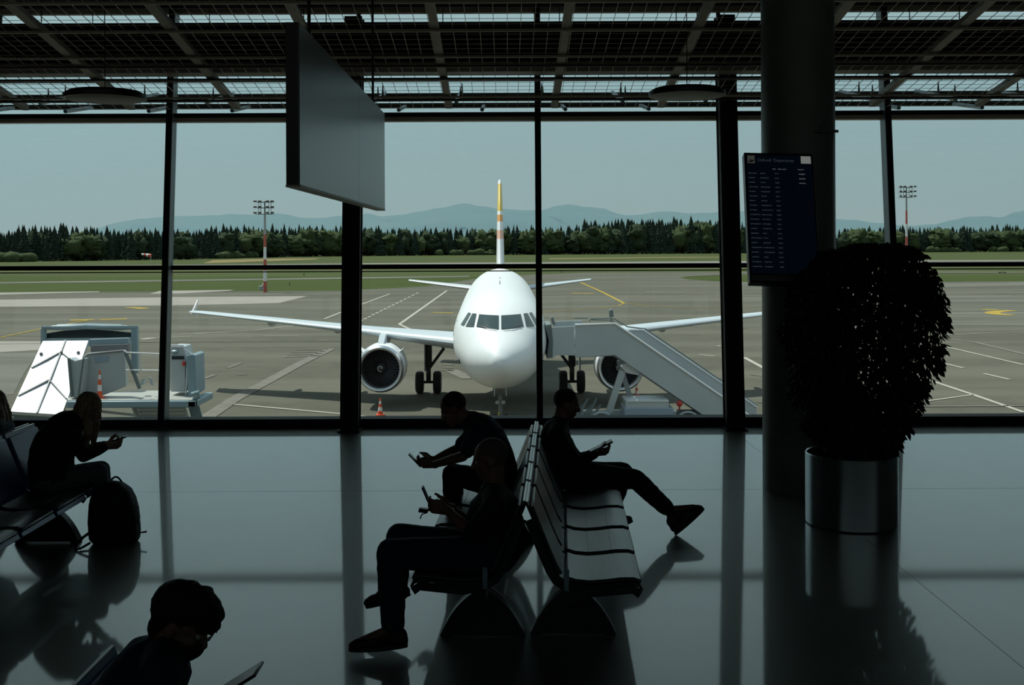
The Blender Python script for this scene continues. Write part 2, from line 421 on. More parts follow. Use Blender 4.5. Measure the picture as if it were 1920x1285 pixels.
for yy in (7.6, 11.2): obj('hanger', MB().tube((xf-0.045, yy, zt), (xf-0.045, yy, roofz(yy)), 0.012, n=8), M['dark'], hp)

# ------------------------------------------------------------------ round ceiling lamps
M['lampcase'] = mat('lamp_case', (0.02, 0.022, 0.022), 0.4)
M['diff'] = mat('lamp_diffuser', (0.46, 0.46, 0.42), 0.6)
def lamp(px, py, Yc, wpx, lb):
    c = W(px, py, Yc); r = wpx/2/F*Yc
    t = thing('disc_lamp', c, lb, 'ceiling lamp', 'disc lamps under the mesh ceiling')
    obj('housing', MB().lathe([(r-0.02, 0.0), (r, 0.005), (r, 0.05), (r-0.06, 0.085), (0.08, 0.10)], c, n=48), M['lampcase'], t)
    obj('diffuser', MB().lathe([(r-0.03, -0.004), (r-0.022, 0.0)], c, n=48), M['diff'], t)
    obj('cable', MB().tube(c+Vector((0,0,0.09)), (c.x, c.y, roofz(c.y)-0.005), 0.005, n=6), M['dark'], t)
lamp(197, 187, 11.6, 150, 'round unlit disc lamp on the left under the mesh ceiling')
lamp(1288, 181, 12.2, 143, 'round unlit disc lamp on the right under the mesh ceiling')
# ================================================================== OUTSIDE
def ground_mat(name, c1, c2, scale, stretch, c3=None, rough=0.85):
    m = mat(name, c1, rough, spec=0.08, col2=c2, scale=scale, stretch=stretch, detail=8)
    if c3:
        n = m.node_tree; b = n.nodes['Principled BSDF']; r = [x for x in n.nodes if x.type == 'VALTORGB'][0]
        tc = [x for x in n.nodes if x.type == 'TEX_COORD'][0]
        no = n.nodes.new('ShaderNodeTexNoise'); mp = n.nodes.new('ShaderNodeMapping'); mp.inputs['Scale'].default_value = (0.25, 1.6, 1); mp.inputs['Rotation'].default_value = (0, 0, 0.05)
        no.inputs['Scale'].default_value = 0.09; no.inputs['Detail'].default_value = 6
        r2 = n.nodes.new('ShaderNodeValToRGB'); r2.color_ramp.elements[0].position = 0.45; r2.color_ramp.elements[1].position = 0.62
        r2.color_ramp.elements[0].color = (0, 0, 0, 1); r2.color_ramp.elements[1].color = (1, 1, 1, 1)
        mx = n.nodes.new('ShaderNodeMix'); mx.data_type = 'RGBA'
        n.links.new(tc.outputs['Object'], mp.inputs[0]); n.links.new(mp.outputs[0], no.inputs[0]); n.links.new(no.outputs[0], r2.inputs[0])
        n.links.new(r2.outputs[0], mx.inputs[0]); n.links.new(r.outputs[0], mx.inputs[6]); mx.inputs[7].default_value = (*c3, 1)
        n.links.new(mx.outputs[2], b.inputs['Base Color'])
    return m
M['asphalt'] = ground_mat('asphalt', (0.090, 0.087, 0.067), (0.108, 0.103, 0.080), 0.6, (1, 1, 1), (0.130, 0.124, 0.098))
M['asphalt2'] = ground_mat('asphalt_far', (0.120, 0.114, 0.096), (0.15, 0.143, 0.123), 0.05, (0.3, 2.5, 1), (0.18, 0.172, 0.150))
M['pale'] = ground_mat('pale_concrete', (0.27, 0.245, 0.215), (0.30, 0.275, 0.245), 0.2, (1, 1, 1))
M['grass'] = ground_mat('airfield_grass', (0.040, 0.060, 0.012), (0.060, 0.075, 0.017), 0.10, (0.25, 2.0, 1), (0.046, 0.062, 0.014))
M['grass2'] = ground_mat('far_grass', (0.046, 0.064, 0.016), (0.058, 0.075, 0.022), 0.05, (0.2, 2.0, 1), (0.074, 0.080, 0.030))
M['wheat'] = ground_mat('ripe_field', (0.22, 0.165, 0.075), (0.20, 0.155, 0.07), 0.05, (1, 1, 1))
M['dirt'] = ground_mat('bare_earth', (0.36, 0.30, 0.22), (0.30, 0.26, 0.19), 0.1, (1, 1, 1))
M['white_line'] = ground_mat('white_marking', (0.42, 0.40, 0.34), (0.36, 0.34, 0.29), 1.2, (1, 1, 1))
M['worn_line'] = ground_mat('worn_marking', (0.19, 0.175, 0.15), (0.15, 0.14, 0.12), 1.5, (1, 1, 1))
M['yellow_line'] = ground_mat('yellow_marking', (0.42, 0.29, 0.05), (0.34, 0.24, 0.05), 1.2, (1, 1, 1))
gr = struct(obj('ground', MB().box(-3500, 3500, 15.05, 9000, GZ-2, GZ-0.06), M['grass2'], smooth=False, origin=(0, 15, GZ-0.06)))
def flat(name, pts, m, z, parent=gr, px=True):
    ps = [G(a, b, z) if px else Vector((a, b, z)) for a, b in pts]
    o = obj(name, MB().prism(ps, (0, 0, -0.03)), m, parent, smooth=False); return o
# near grass belt, then the apron over it
flat('grass_strip', [(-2500, 520), (-2500, 640), (4500, 640), (4500, 516)], M['grass'], GZ-0.04)
AP = [(-400, 16), (400, 16)]
far = [(2600, 528), (1920, 528), (1640, 529), (1480, 530), (1345, 528), (1290, 524), (1275, 521), (1290, 518.5), (1395, 514), (1700, 512.5), (2200, 511), (2200, 508.5),
       (1400, 509.8), (1100, 511.5), (1000, 515), (890, 523), (800, 537), (640, 545.5), (340, 547), (0, 548.5), (-700, 551)]
pts = [G(a, b, GZ) for a, b in far]
ap = MB().prism([Vector((-400, 15.05, GZ)), Vector((400, 15.05, GZ))] + pts, (0, 0, -0.03))
obj('apron', ap, M['asphalt'], gr, smooth=False)
flat('taxiway', [(-700, 534.5), (0, 532), (640, 523), (880, 519.5), (880, 517.5), (640, 520.5), (0, 529.3), (-700, 531.8)], M['asphalt2'], GZ)
flat('runway', [(-700, 512), (0, 507), (640, 499.6), (1400, 495.5), (1920, 491), (2400, 489), (2400, 485.5), (1920, 487.5), (1400, 489.5), (640, 494), (0, 499.5), (-700, 503)], M['asphalt2'], GZ)
flat('runway_edge', [(640, 495.5), (1400, 491.5), (1920, 488.7), (1920, 487.9), (1400, 490.5), (640, 494.3)], M['pale'], GZ+0.05)
flat('meadow_streak', [(1030, 486.3), (1230, 484.0), (1380, 483), (1380, 481.8), (1230, 482.5), (1030, 484.6)], M['wheat'], GZ+0.02)
flat('ripe_field', [(380, 494), (590, 486.8), (600, 484.8), (520, 485), (400, 488)], M['wheat'], GZ)
flat('pale_slab', [(-500, 580), (0, 575.5), (340, 572.5), (523, 568.5), (576, 555.5), (340, 557), (0, 562), (-500, 566)], M['pale'], GZ+0.02)
flat('pale_slab', [(-500, 556), (0, 552.8), (100, 550), (186, 548), (186, 546.5), (0, 548.8), (-500, 551)], M['pale'], GZ+0.02)
flat('pale_slab', [(280, 551), (300, 545.5), (440, 543.6), (430, 545.5), (340, 550.6)], M['pale'], GZ+0.02)
flat('pale_slab', [(1640, 541), (1920, 536), (2300, 532), (2300, 528), (1920, 528), (1880, 530), (1640, 531.5), (1360, 531), (1440, 536), (1560, 540)], M['asphalt2'], GZ+0.02)
flat('pale_slab', [(0, 663), (-200, 680), (-200, 740), (25, 740), (45, 700), (72, 662)], M['asphalt2'], GZ+0.02)
flat('pale_slab', [(-200, 640), (78, 640), (80, 656), (-200, 672)], M['pale'], GZ+0.015)
for q in ((1700, 552, 2000, 549, 2.0), (1740, 566, 2100, 563, 1.5), (1740, 589, 2100, 588, 2.5), (1740, 604, 2100, 603, 1.3), (1400, 560, 1900, 556, 1.2), (1210, 548, 1500, 558, 1.2)):
    a, b, c, d, t = q
    flat('pale_streak', [(a, b), (c, d), (c, d-t), (a, b-t)], M['asphalt2'], GZ+0.02)
def line(pts, wd, m, z=GZ+0.03, name='painted_line', w1=None):
    P = [G(a, b, z) for a, b in pts]; mb = MB(); n = len(P); L = []; R = []
    for i, p in enumerate(P):
        d = (P[min(i+1, n-1)]-P[max(i-1, 0)]).normalized(); s = Vector((-d.y, d.x, 0))*wd/2
        L.append(p+s); R.append(p-s)
    o = len(mb.v)
    for i in range(n-1):
        q = [L[i], L[i+1], R[i+1], R[i]]; mb.prism(q, (0, 0, -0.012))
    obj(name, mb, m, gr, smooth=False)
WL, YL, OL = M['white_line'], M['yellow_line'], M['worn_line']
line([(838, 545), (749, 608), (778, 622)], 0.35, WL)
for i in range(15):
    t0, t1 = i/15, (i+0.55)/15
    line([(784+(672-784)*t0, 549+(604-549)*t0), (784+(672-784)*t1, 549+(604-549)*t1)], 0.30, WL, name='painted_dash')
line([(700, 551.5), (731, 551), (672, 573), (608, 598)], 0.30, WL)
line([(640, 640), (340, 641), (0, 645)], 0.25, OL); line([(340, 627), (480, 619), (560, 610), (580, 608)], 0.25, WL)
line([(620, 654), (562, 682), (500, 716), (440, 748), (386, 784)], 0.75, OL)
line([(437, 758), (640, 776), (750, 788)], 0.22, WL)
line([(427, 690), (453, 680)], 0.3, OL); line([(368, 714), (403, 703)], 0.3, OL); line([(445, 702), (462, 702)], 0.3, OL)
for i in range(4): line([(530+i*8, 670-i*4.6), (600+i*5, 667-i*4.0)], 0.4, OL, name='painted_hatch')
line([(640, 656), (770, 653)], 0.3, OL)
for i in range(5): line([(832-i*1, 674+i*5), (850, 674+i*5.3)], 0.35, OL, name='painted_hatch')
line([(845, 694), (880, 710)], 0.9, OL)
line([(495, 630.5), (560, 630)], 0.2, WL); line([(360, 626), (430, 624)], 0.2, WL)
line([(262, 634.5), (360, 631)], 0.25, WL); line([(0, 630), (85, 630.5)], 0.2, OL)
line([(265, 636.5), (288, 634)], 0.7, WL)
line([(1088, 529.5), (1128, 547), (1170, 568.5)], 0.45, YL); line([(1170, 568.5), (1160, 573), (1130, 577), (1080, 581), (1020, 585)], 0.22, YL)
line([(1170, 568.5), (1210, 572.5), (1290, 577.5), (1440, 580.5), (1640, 580)], 0.2, YL)
line([(1071, 550), (1115, 550.5)], 1.6, YL, name='painted_bar'); line([(810, 586), (850, 587)], 1.0, YL, name='painted_bar')
line([(0, 633), (80, 616), (165, 600.5), (232, 597.5)], 0.25, YL)
line([(132, 600.5), (176, 599.5)], 1.6, YL, name='painted_mark'); line([(188, 599.5), (238, 598)], 1.5, YL, name='painted_mark')
line([(240, 576.5), (262, 577.5), (270, 579)], 1.5, YL, name='painted_mark')
line([(1842, 580), (1872, 581.5)], 1.2, YL, name='painted_mark')
arc = [(1990+130*math.cos(a), 586.5+6*math.sin(a)) for a in [PI*(0.75+0.5*i/8) for i in range(9)]]
line(arc, 1.6, YL, name='painted_mark')
line([(1764, 648), (1920, 684)], 0.22, WL); line([(1767, 680.5), (1807, 690)], 0.22, WL, name='painted_dash'); line([(1845, 700.5), (1893, 711.5)], 0.22, WL, name='painted_dash')
line([(1740, 712), (1825, 740), (1920, 773)], 0.25, WL); line([(1825, 740), (1716, 755)], 0.18, WL)
line([(1700, 777), (1990, 775)], 0.22, OL); line([(1720, 762), (1920, 761)], 0.25, OL)
line([(1500, 610), (1768, 609), (1990, 608)], 0.2, WL); line([(1768, 628), (1850, 624.5), (1990, 622)], 0.2, WL)
line([(1775, 636), (1830, 642), (1930, 666)], 0.5, OL)
line([(1395, 610.5), (1100, 613), (1010, 614)], 0.2, WL); line([(1395, 616), (1260, 598)], 0.4, OL)
line([(1310, 665), (1342, 668)], 0.25, WL, name='painted_dash'); line([(1345, 648), (1352, 649)], 0.3, WL)
line([(1395, 670), (1445, 697)], 0.3, WL); line([(1410, 702), (1440, 706)], 0.3, OL); line([(1340, 709), (1362, 709)], 0.25, OL)
line([(1420, 754), (1445, 754)], 0.2, OL)

# ------------------------------------------------------------------ aircraft
M['white'] = mat('aircraft_white', (0.82, 0.83, 0.84), 0.42, coat=0.15, col2=(0.80, 0.81, 0.82), scale=0.5)
M['wingm'] = mat('wing_grey', (0.50, 0.55, 0.59), 0.35)
M['metal'] = mat('bare_lip_metal', (0.62, 0.64, 0.66), 0.28, metal=0.9)
M['cockpit'] = mat('cockpit_glass', (0.03, 0.05, 0.05), 0.08, spec=0.8)
M['rubber'] = mat('tyre_rubber', (0.02, 0.02, 0.02), 0.8)
M['gear'] = mat('gear_steel', (0.22, 0.23, 0.23), 0.5)
M['geardark'] = mat('gear_dark', (0.05, 0.055, 0.055), 0.5)
M['fan'] = mat('fan_blade', (0.045, 0.045, 0.05), 0.4, metal=0.3)
M['inlet'] = mat('inlet_lining', (0.05, 0.05, 0.05), 0.6)
M['spinner'] = mat('spinner_grey', (0.06, 0.06, 0.06), 0.4)
M['seal'] = mat('window_seal', (0.55, 0.56, 0.57), 0.5)
D0 = 42.4
def AX(x, d, z): return Vector((-0.30 - 0.007*d + x, D0 + d, GZ + z))
plane = thing('airliner', AX(0, 17, 0), 'white twin-engine airliner parked nose-on to the windows', 'aircraft')
FS = [(0.0, 3.36, 3.26, 0.05), (0.06, 3.54, 3.10, 0.24), (0.2, 3.72, 2.92, 0.43), (0.5, 3.97, 2.70, 0.71), (1.0, 4.24, 2.48, 1.04), (1.6, 4.52, 2.32, 1.31), (2.2, 4.88, 2.20, 1.51),
      (2.8, 5.22, 2.11, 1.66), (3.4, 5.47, 2.03, 1.77), (4.2, 5.70, 1.94, 1.89), (5.2, 5.87, 1.85, 1.965), (6.5, 6.00, 1.80, 2.0), (10, 6.12, 1.98, 2.0), (14, 6.22, 2.15, 2.0), (20, 6.34, 2.28, 2.0), (24, 6.36, 2.32, 2.0),
      (27, 6.36, 2.5, 1.93), (30, 6.30, 2.9, 1.70), (33, 6.20, 3.5, 1.28), (35.5, 5.9, 4.2, 0.78), (37.2, 5.5, 4.85, 0.3), (37.5, 5.35, 5.0, 0.12)]
def fs(d):
    for a, b in zip(FS, FS[1:]):
        if a[0] <= d <= b[0]:
            t = (d-a[0])/(b[0]-a[0]); return tuple(a[i]+(b[i]-a[i])*t for i in range(1, 4))
    return FS[-1][1:]
rings = []
ds = []
for a, b in zip(FS, FS[1:]):
    n = 3 if b[0] < 7 else 2
    ds += [a[0]+(b[0]-a[0])*i/n for i in range(n)]
ds.append(FS[-1][0])
# smooth interpolation (catmull) of the section table
def cr_(d):
    for i in range(len(FS)-1):
        if FS[i][0] <= d <= FS[i+1][0]:
            t = (d-FS[i][0])/(FS[i+1][0]-FS[i][0])
            if i == 0 or i >= len(FS)-2: return fs(d)
            p0, p1, p2, p3 = FS[i-1], FS[i], FS[i+1], FS[i+2]; out = []
            for c in (1, 2, 3):
                m1 = (p2[c]-p0[c])/(p2[0]-p0[0])*(p2[0]-p1[0]); m2 = (p3[c]-p1[c])/(p3[0]-p1[0])*(p2[0]-p1[0])
                out.append((2*t**3-3*t**2+1)*p1[c] + (t**3-2*t**2+t)*m1 + (-2*t**3+3*t**2)*p2[c] + (t**3-t**2)*m2)
            return tuple(out)
    return FS[-1][1:]
N = 56
for d in ds:
    zt_, zb_, hw = cr_(d); zc = (zt_+zb_)/2; hh = (zt_-zb_)/2
    rings.append([AX(hw*math.sin(a), d, zc+hh*math.cos(a)) for a in (2*PI*i/N for i in range(N))])
fus = obj('fuselage', MB().loft(rings), M['white'], plane, sharp=0)
# panes of the cockpit laid on the skin
def surf_d(x, z, lo=0.3, hi=8.0):
    def inside(d):
        zt_, zb_, hw = cr_(d); zc = (zt_+zb_)/2; hh = (zt_-zb_)/2
        return (x/hw)**2 + ((z-zc)/hh)**2 <= 1
    for _ in range(40):
        m_ = (lo+hi)/2
        if inside(m_): hi = m_
        else: lo = m_
    return hi
def onskin(x, z, out=0.012):
    d = surf_d(x, z); zt_, zb_, hw = cr_(d); zc = (zt_+zb_)/2; hh = (zt_-zb_)/2
    n = Vector((x/hw**2, -0.35, (z-zc)/hh**2)).normalized()
    return AX(x, d, z) + n*out
def skinpatch(mb, q, out, n=8):
    a, b, c, d = [Vector((p[0], p[1])) for p in q]; g_ = []
    for i in range(n+1):
        for j in range(n+1):
            u, v_ = i/n, j/n
            p = (a*(1-u)+b*u)*(1-v_) + (d*(1-u)+c*u)*v_
            g_.append(onskin(p.x, p.y, out))
    inner = [p + Vector((0, 0.05, 0)) for p in g_]
    o = len(mb.v); mb.v += g_; m_ = n+1
    for i in range(n):
        for j in range(n):
            mb.f.append((o+i*m_+j, o+i*m_+j+1, o+(i+1)*m_+j+1, o+(i+1)*m_+j))
    return mb
WP = [[(0.045, 5.02), (0.82, 5.05), (0.92, 4.60), (0.045, 4.53)],
      [(0.93, 5.06), (1.10, 5.06), (1.36, 4.57), (1.02, 4.59)],
      [(1.16, 5.06), (1.28, 5.07), (1.575, 4.60), (1.44, 4.58)]]
for s in (-1, 1):
    for q in WP:
        q2 = [(s*x, z) for x, z in q]
        cxq = sum(p[0] for p in q2)/4; czq = sum(p[1] for p in q2)/4
        big = [(cxq+(x-cxq)*1.0+ (0.022 if x > cxq else -0.022), czq+(z-czq)*1.07) for x, z in q2]
        pn = obj('cockpit_window', skinpatch(MB(), q2, 0.020), M['cockpit'], plane, sharp=0)
wp = MB()
for s in (-1, 1): wp.path([onskin(s*0.12, 4.50, 0.05), onskin(s*0.45, 4.53, 0.055), onskin(s*0.80, 4.62, 0.05)], 0.014, 6)
obj('wiper', wp, M['geardark'], plane)
for s in (-1, 1):
    for x, z in ((1.62, 3.2),):
        pr = MB(); p = onskin(s*x, z, 0.0); pr.path([p, p+Vector((s*0.10, -0.02, 0)), p+Vector((s*0.11, -0.16, 0))], 0.02, 6)
        pr.box(p.x-0.03+s*0.0, p.x+0.03, p.y-0.03, p.y, p.z-0.12, p.z+0.12)
        obj('probe', pr, M['geardark'], plane)
for d, h in ((8, 0.16), (10.2, 0.10), (12.5, 0.2)): obj('antenna', MB().prism([AX(-0.015, d, 5.85), AX(-0.015, d+0.35, 5.85), AX(-0.015, d+0.32, 6.05+h), AX(-0.015, d+0.18, 6.05+h)], (0.03, 0, 0)), M['geardark'], plane, smooth=False)
for s in (-1, 1):
    for d in (5.2,):
        dr = MB(); pp = []
        for z in (2.95, 3.5, 4.1, 4.7):
            for dd in (d-0.42, d+0.42):
                zt_, zb_, hw = cr_(dd); zc = (zt_+zb_)/2; hh = (zt_-zb_)/2
                x = hw*math.sqrt(max(0, 1-((z-zc)/hh)**2))+0.012; pp.append(AX(s*x, dd, z))
        o = len(dr.v); dr.v += pp; dr.f += [(o+2*i, o+2*i+1, o+2*i+3, o+2*i+2) for i in range(3)]
        obj('door', dr, M['seal'], plane, smooth=False)
cw = MB()
for s in (-1, 1):
    for i in range(44):
        d = 7.2+i*0.53
        if abs(d-16.5) < 0.4: pass
        cw.box(*sorted((AX(s*1.94, d, 0).x, AX(s*1.965, d, 0).x)), D0+d-0.11, D0+d+0.11, GZ+4.15, GZ+4.48)
obj('cabin_windows', cw, M['cockpit'], plane, smooth=False)['kind'] = 'stuff'

def airfoil(c, t, n=14):
    pts = []
    for i in range(n+1):
        x = (1-math.cos(PI*i/n))/2
        y = 5*t*(0.2969*math.sqrt(x)-0.126*x-0.3516*x*x+0.2843*x**3-0.1015*x**4); pts.append((x*c, y*c*1.15))
    lo = []
    for i in range(n-1, 0, -1):
        x = (1-math.cos(PI*i/n))/2
        y = 5*t*(0.2969*math.sqrt(x)-0.126*x-0.3516*x*x+0.2843*x**3-0.1015*x**4); lo.append((x*c, -y*c*0.85))
    return pts + lo
def wing(name, s, secs, m, parent):
    rr = []
    for x, d, z, c, t, tw in secs:
        rr.append([AX(s*x, d+a, z+b - a*tw) for a, b in airfoil(c, t)])
    return obj(name, MB().loft(rr), m, parent, sharp=50)
for s in (-1, 1):
    wg = wing('wing', s, [(1.2, 11.6, 3.02, 6.9, 0.135, 0.045), (1.975, 12.0, 3.08, 6.5, 0.135, 0.045), (6.4, 14.15, 3.47, 3.95, 0.118, 0.03), (11.5, 16.8, 3.84, 2.75, 0.11, 0.02), (16.4, 19.35, 4.18, 1.75, 0.105, 0.01), (17.0, 19.8, 4.20, 1.45, 0.08, 0.0)], M['wingm'], plane)
    wf = MB().prism([AX(s*17.05-0.02, 20.4, 4.1), AX(s*17.05-0.02, 21.3, 4.2), AX(s*16.95-0.02, 21.6, 4.80), AX(s*16.95-0.02, 21.35, 4.80)], (0.04, 0, 0))
    wf.prism([AX(s*17.05-0.02, 20.4, 4.2), AX(s*17.05-0.02, 21.2, 4.2), AX(s*17.0-0.02, 21.4, 3.85), AX(s*17.0-0.02, 21.2, 3.85)], (0.04, 0, 0))
    obj('wingtip_fence', wf, M['white'], wg, smooth=False)
    for x, d, z, l in ((4.6, 17.0, 3.1, 3.0), (8.6, 17.1, 3.42, 2.6), (12.4, 18.6, 3.72, 2.2)):
        obj('flap_fairing', MB().ell(AX(s*x, d+l/2, z-0.06), (0.2, l/2, 0.24)), M['wingm'], wg)
    # nacelle
    ex, ed, ez = s*5.75, 11.9, 1.90
    en = obj('engine', MB().lathe([(0.93, 0.10), (0.99, 0.02), (1.03, 0.0), (1.09, 0.06), (1.15, 0.3), (1.18, 0.9), (1.17, 1.7), (1.08, 2.6), (0.93, 3.2), (0.90, 3.2), (0.80, 2.7), (0.5, 2.6)], AX(ex, ed, ez), (0, 1, 0), n=56, cap=False), M['white'], plane)
    obj('intake_lip', MB().lathe([(0.925, 0.14), (0.97, 0.01), (1.03, -0.012), (1.095, 0.05), (1.13, 0.16)], AX(ex, ed, ez), (0, 1, 0), n=56, cap=False), M['metal'], en)
    obj('intake_duct', MB().lathe([(0.94, 0.10), (0.90, 0.35), (0.88, 0.9), (0.2, 1.15), (0.01, 1.16)], AX(ex, ed, ez), (0, 1, 0), n=56, cap=False), M['inlet'], en)
    obj('exhaust', MB().lathe([(0.55, 2.6), (0.52, 3.6), (0.40, 4.2), (0.30, 4.2), (0.1, 4.7), (0.01, 4.8)], AX(ex, ed, ez), (0, 1, 0), n=32), M['metal'], en)
    fb = MB(); c = AX(ex, ed+0.72, ez)
    for i in range(32):
        a = 2*PI*i/32; rv = Vector((math.cos(a), 0, math.sin(a))); tv = Vector((-math.sin(a), 0, math.cos(a)))
        q = [c+rv*0.22-tv*0.03+Vector((0, -0.05, 0)), c+rv*0.22+tv*0.03+Vector((0, 0.10, 0)), c+rv*0.87+tv*0.10+Vector((0, 0.04, 0)), c+rv*0.87-tv*0.07+Vector((0, -0.06, 0))]
        fb.prism(q, (0, 0.012, 0))
    obj('fan', fb, M['fan'], en, smooth=False)
    sp = obj('spinner', MB().lathe([(0.01, 0.30), (0.08, 0.34), (0.17, 0.47), (0.24, 0.70)], AX(ex, ed, ez), (0, 1, 0), n=28), M['spinner'], en)
    sw = []
    for i in range(14):
        a = i*0.38; r = 0.07+i*0.0085; sw.append(AX(ex, ed+0.32+0.17*(r-0.05)/0.12*0.9, ez)+Vector((r*math.cos(a), -0.012, r*math.sin(a))))
    obj('spinner_swirl', MB().path(sw, 0.014, 6), M['white'], sp)
    st = MB().prism([AX(ex-0.17, ed+0.5, ez+1.12), AX(ex-0.17, ed+3.4, ez+0.9), AX(ex-0.17, ed+4.3, ez+1.35), AX(ex-0.17, ed+2.6, ez+1.62), AX(ex-0.17, ed+1.4, ez+1.52)], (0.34, 0, 0))
    obj('pylon', st, M['wingm'], en, bevel=0.05)
    for ss in (-1, 1): obj('strake', MB().prism([AX(ex+ss*0.86, ed+0.5, ez+0.72), AX(ex+ss*0.86, ed+1.6, ez+0.76), AX(ex+ss*1.12, ed+1.5, ez+0.94), AX(ex+ss*1.02, ed+1.0, ez+0.86)], (0, 0, 0.03)), M['white'], en, smooth=False)
    # main gear
    mg = obj('main_gear', MB().tube(AX(s*3.79, 17.6, 3.0), AX(s*3.79, 17.7, 1.4), 0.21, 0.19).tube(AX(s*3.79, 17.7, 1.55), AX(s*3.79, 17.7, 0.55), 0.13, 0.13).tube(AX(s*3.35, 17.7, 0.585), AX(s*4.23, 17.7, 0.585), 0.075), M['geardark'], plane)
    lk = MB().tube(AX(s*3.72, 17.6, 1.35), AX(s*2.95, 17.5, 2.4), 0.08).tube(AX(s*2.95, 17.5, 2.4), AX(s*3.6, 17.5, 2.85), 0.06).tube(AX(s*3.75, 17.45, 1.5), AX(s*3.75, 17.2, 1.1), 0.04).tube(AX(s*3.75, 17.2, 1.1), AX(s*3.75, 17.5, 0.75), 0.04)
    obj('side_brace', lk, M['geardark'], mg)
    obj('gear_door', MB().box(*sorted((AX(s*4.05, 0, 0).x, AX(s*4.10, 0, 0).x)), D0+17.2, D0+18.2, GZ+1.2, GZ+2.9), M['wingm'], mg, smooth=False)
    for o_ in (-0.465, 0.465):
        c = AX(s*3.79+o_, 17.7, 0.585)
        wh = obj('wheel', MB().lathe([(0.30, -0.2), (0.50, -0.205), (0.565, -0.15), (0.585, -0.05), (0.585, 0.05), (0.565, 0.15), (0.50, 0.205), (0.30, 0.2)], c, (1, 0, 0), n=36), M['rubber'], mg)
        obj('hub', MB().lathe([(0.05, -0.21), (0.28, -0.17), (0.28, 0.17), (0.05, 0.21)], c, (1, 0, 0), n=24), M['gear'], wh)
    # tailplane
    wing('tailplane', s, [(0.5, 31.4, 4.80, 4.0, 0.10, 0), (6.2, 35.0, 5.42, 1.5, 0.09, 0)], M['wingm'], plane)
ng = obj('nose_gear', MB().tube(AX(0, 5.3, 2.0), AX(0, 5.1, 0.45), 0.09, 0.07).tube(AX(-0.32, 5.07, 0.38), AX(0.32, 5.07, 0.38), 0.05).tube(AX(0, 5.15, 1.0), AX(0, 6.4, 1.8), 0.05), M['gear'], plane)
for s in (-1, 1):
    c = AX(s*0.25, 5.07, 0.38)
    wh = obj('wheel', MB().lathe([(0.2, -0.1), (0.34, -0.1), (0.38, -0.03), (0.38, 0.03), (0.34, 0.1), (0.2, 0.1)], c, (1, 0, 0), n=28), M['rubber'], ng)
    obj('hub', MB().lathe([(0.03, -0.11), (0.19, -0.08), (0.19, 0.08), (0.03, 0.11)], c, (1, 0, 0), n=20), M['gear'], wh)
    obj('gear_door', MB().prism([AX(s*0.22, 5.0, 1.80), AX(s*0.22, 6.6, 1.78), AX(s*0.24, 6.6, 1.50), AX(s*0.24, 5.0, 1.50)], (0.03*s, 0, 0)), M['white'], ng, smooth=False)
    obj('taxi_lamp', MB().lathe([(0.02, -0.03), (0.08, -0.02), (0.08, 0.05), (0.02, 0.08)], AX(s*0.13, 4.98, 1.25), (0, 1, 0), n=16), M['metal'], ng)
M['hydr'] = mat('tow_fitting_yellow', (0.6, 0.45, 0.05), 0.5)
obj('link', MB().tube(AX(-0.07, 4.96, 0.35), AX(-0.07, 4.96, 0.85), 0.035), M['hydr'], ng)
# fin with coloured bands
fm = bpy.data.materials.new('fin_livery'); fm.use_nodes = True; n = fm.node_tree; b = n.nodes['Principled BSDF']; b.inputs['Roughness'].default_value = 0.35
tc = n.nodes.new('ShaderNodeTexCoord'); se = n.nodes.new('ShaderNodeSeparateXYZ'); mr = n.nodes.new('ShaderNodeMapRange'); r = n.nodes.new('ShaderNodeValToRGB'); r.color_ramp.interpolation = 'CONSTANT'
n.links.new(tc.outputs['Object'], se.inputs[0]); n.links.new(se.outputs['Z'], mr.inputs[0]); mr.inputs[1].default_value = 5.8; mr.inputs[2].default_value = 12.3
n.links.new(mr.outputs[0], r.inputs[0]); n.links.new(r.outputs[0], b.inputs['Base Color'])
el = r.color_ramp.elements; el[0].position = 0; el[0].color = (0.8, 0.81, 0.82, 1); el[1].position = 0.95; el[1].color = (0.8, 0.81, 0.82, 1)
for p, c in ((0.37, (0.75, 0.42, 0.30, 1)), (0.46, (0.8, 0.81, 0.82, 1)), (0.55, (0.72, 0.33, 0.08, 1)), (0.62, (0.8, 0.8, 0.8, 1)), (0.66, (0.70, 0.48, 0.05, 1))):
    x = el.new(p); x.color = c
rr = []
for z, d, c, t in ((5.5, 28.3, 8.4, 0.05), (6.3, 30.2, 6.3, 0.085), (9, 32.5, 4.6, 0.095), (12.15, 35.1, 2.5, 0.10), (12.3, 35.5, 1.9, 0.06)):
    rr.append([AX(bb/1.0, d+a, z) for a, bb in airfoil(c, t)])
obj('fin', MB().loft(rr), fm, plane, sharp=50)
bf = MB().ell(AX(0, 15.5, 2.0), (2.0, 4.8, 0.75)); obj('belly_fairing', bf, M['white'], plane)

# ------------------------------------------------------------------ boarding stairs
M['stair'] = mat('stair_grey_white', (0.50, 0.54, 0.56), 0.35, col2=(0.47, 0.51, 0.53), scale=0.7)
M['stairdark'] = mat('stair_seal_grey', (0.14, 0.17, 0.17), 0.6)
M['whitebox'] = mat('white_body_panel', (0.70, 0.72, 0.73), 0.35)
M['bluebox'] = mat('blue_grey_body', (0.28, 0.36, 0.44), 0.35)
M['red'] = mat('red_plastic', (0.55, 0.04, 0.03), 0.4)
Ys = 46.6
sb = thing('boarding_stairs', W(1250, 800, Ys+1), 'grey-white mobile boarding stairs docked at the aircraft, right of its nose', 'stairs')
sb.location.z = GZ
def WPy(pts, Y): return [W(a, b, Y) for a, b in pts]
side = WPy([(1078, 610.5), (1153.5, 608), (1360, 750), (1406, 782), (1419, 792), (1419, 806), (1345, 797), (1153.5, 666.5), (1078, 671)], Ys)
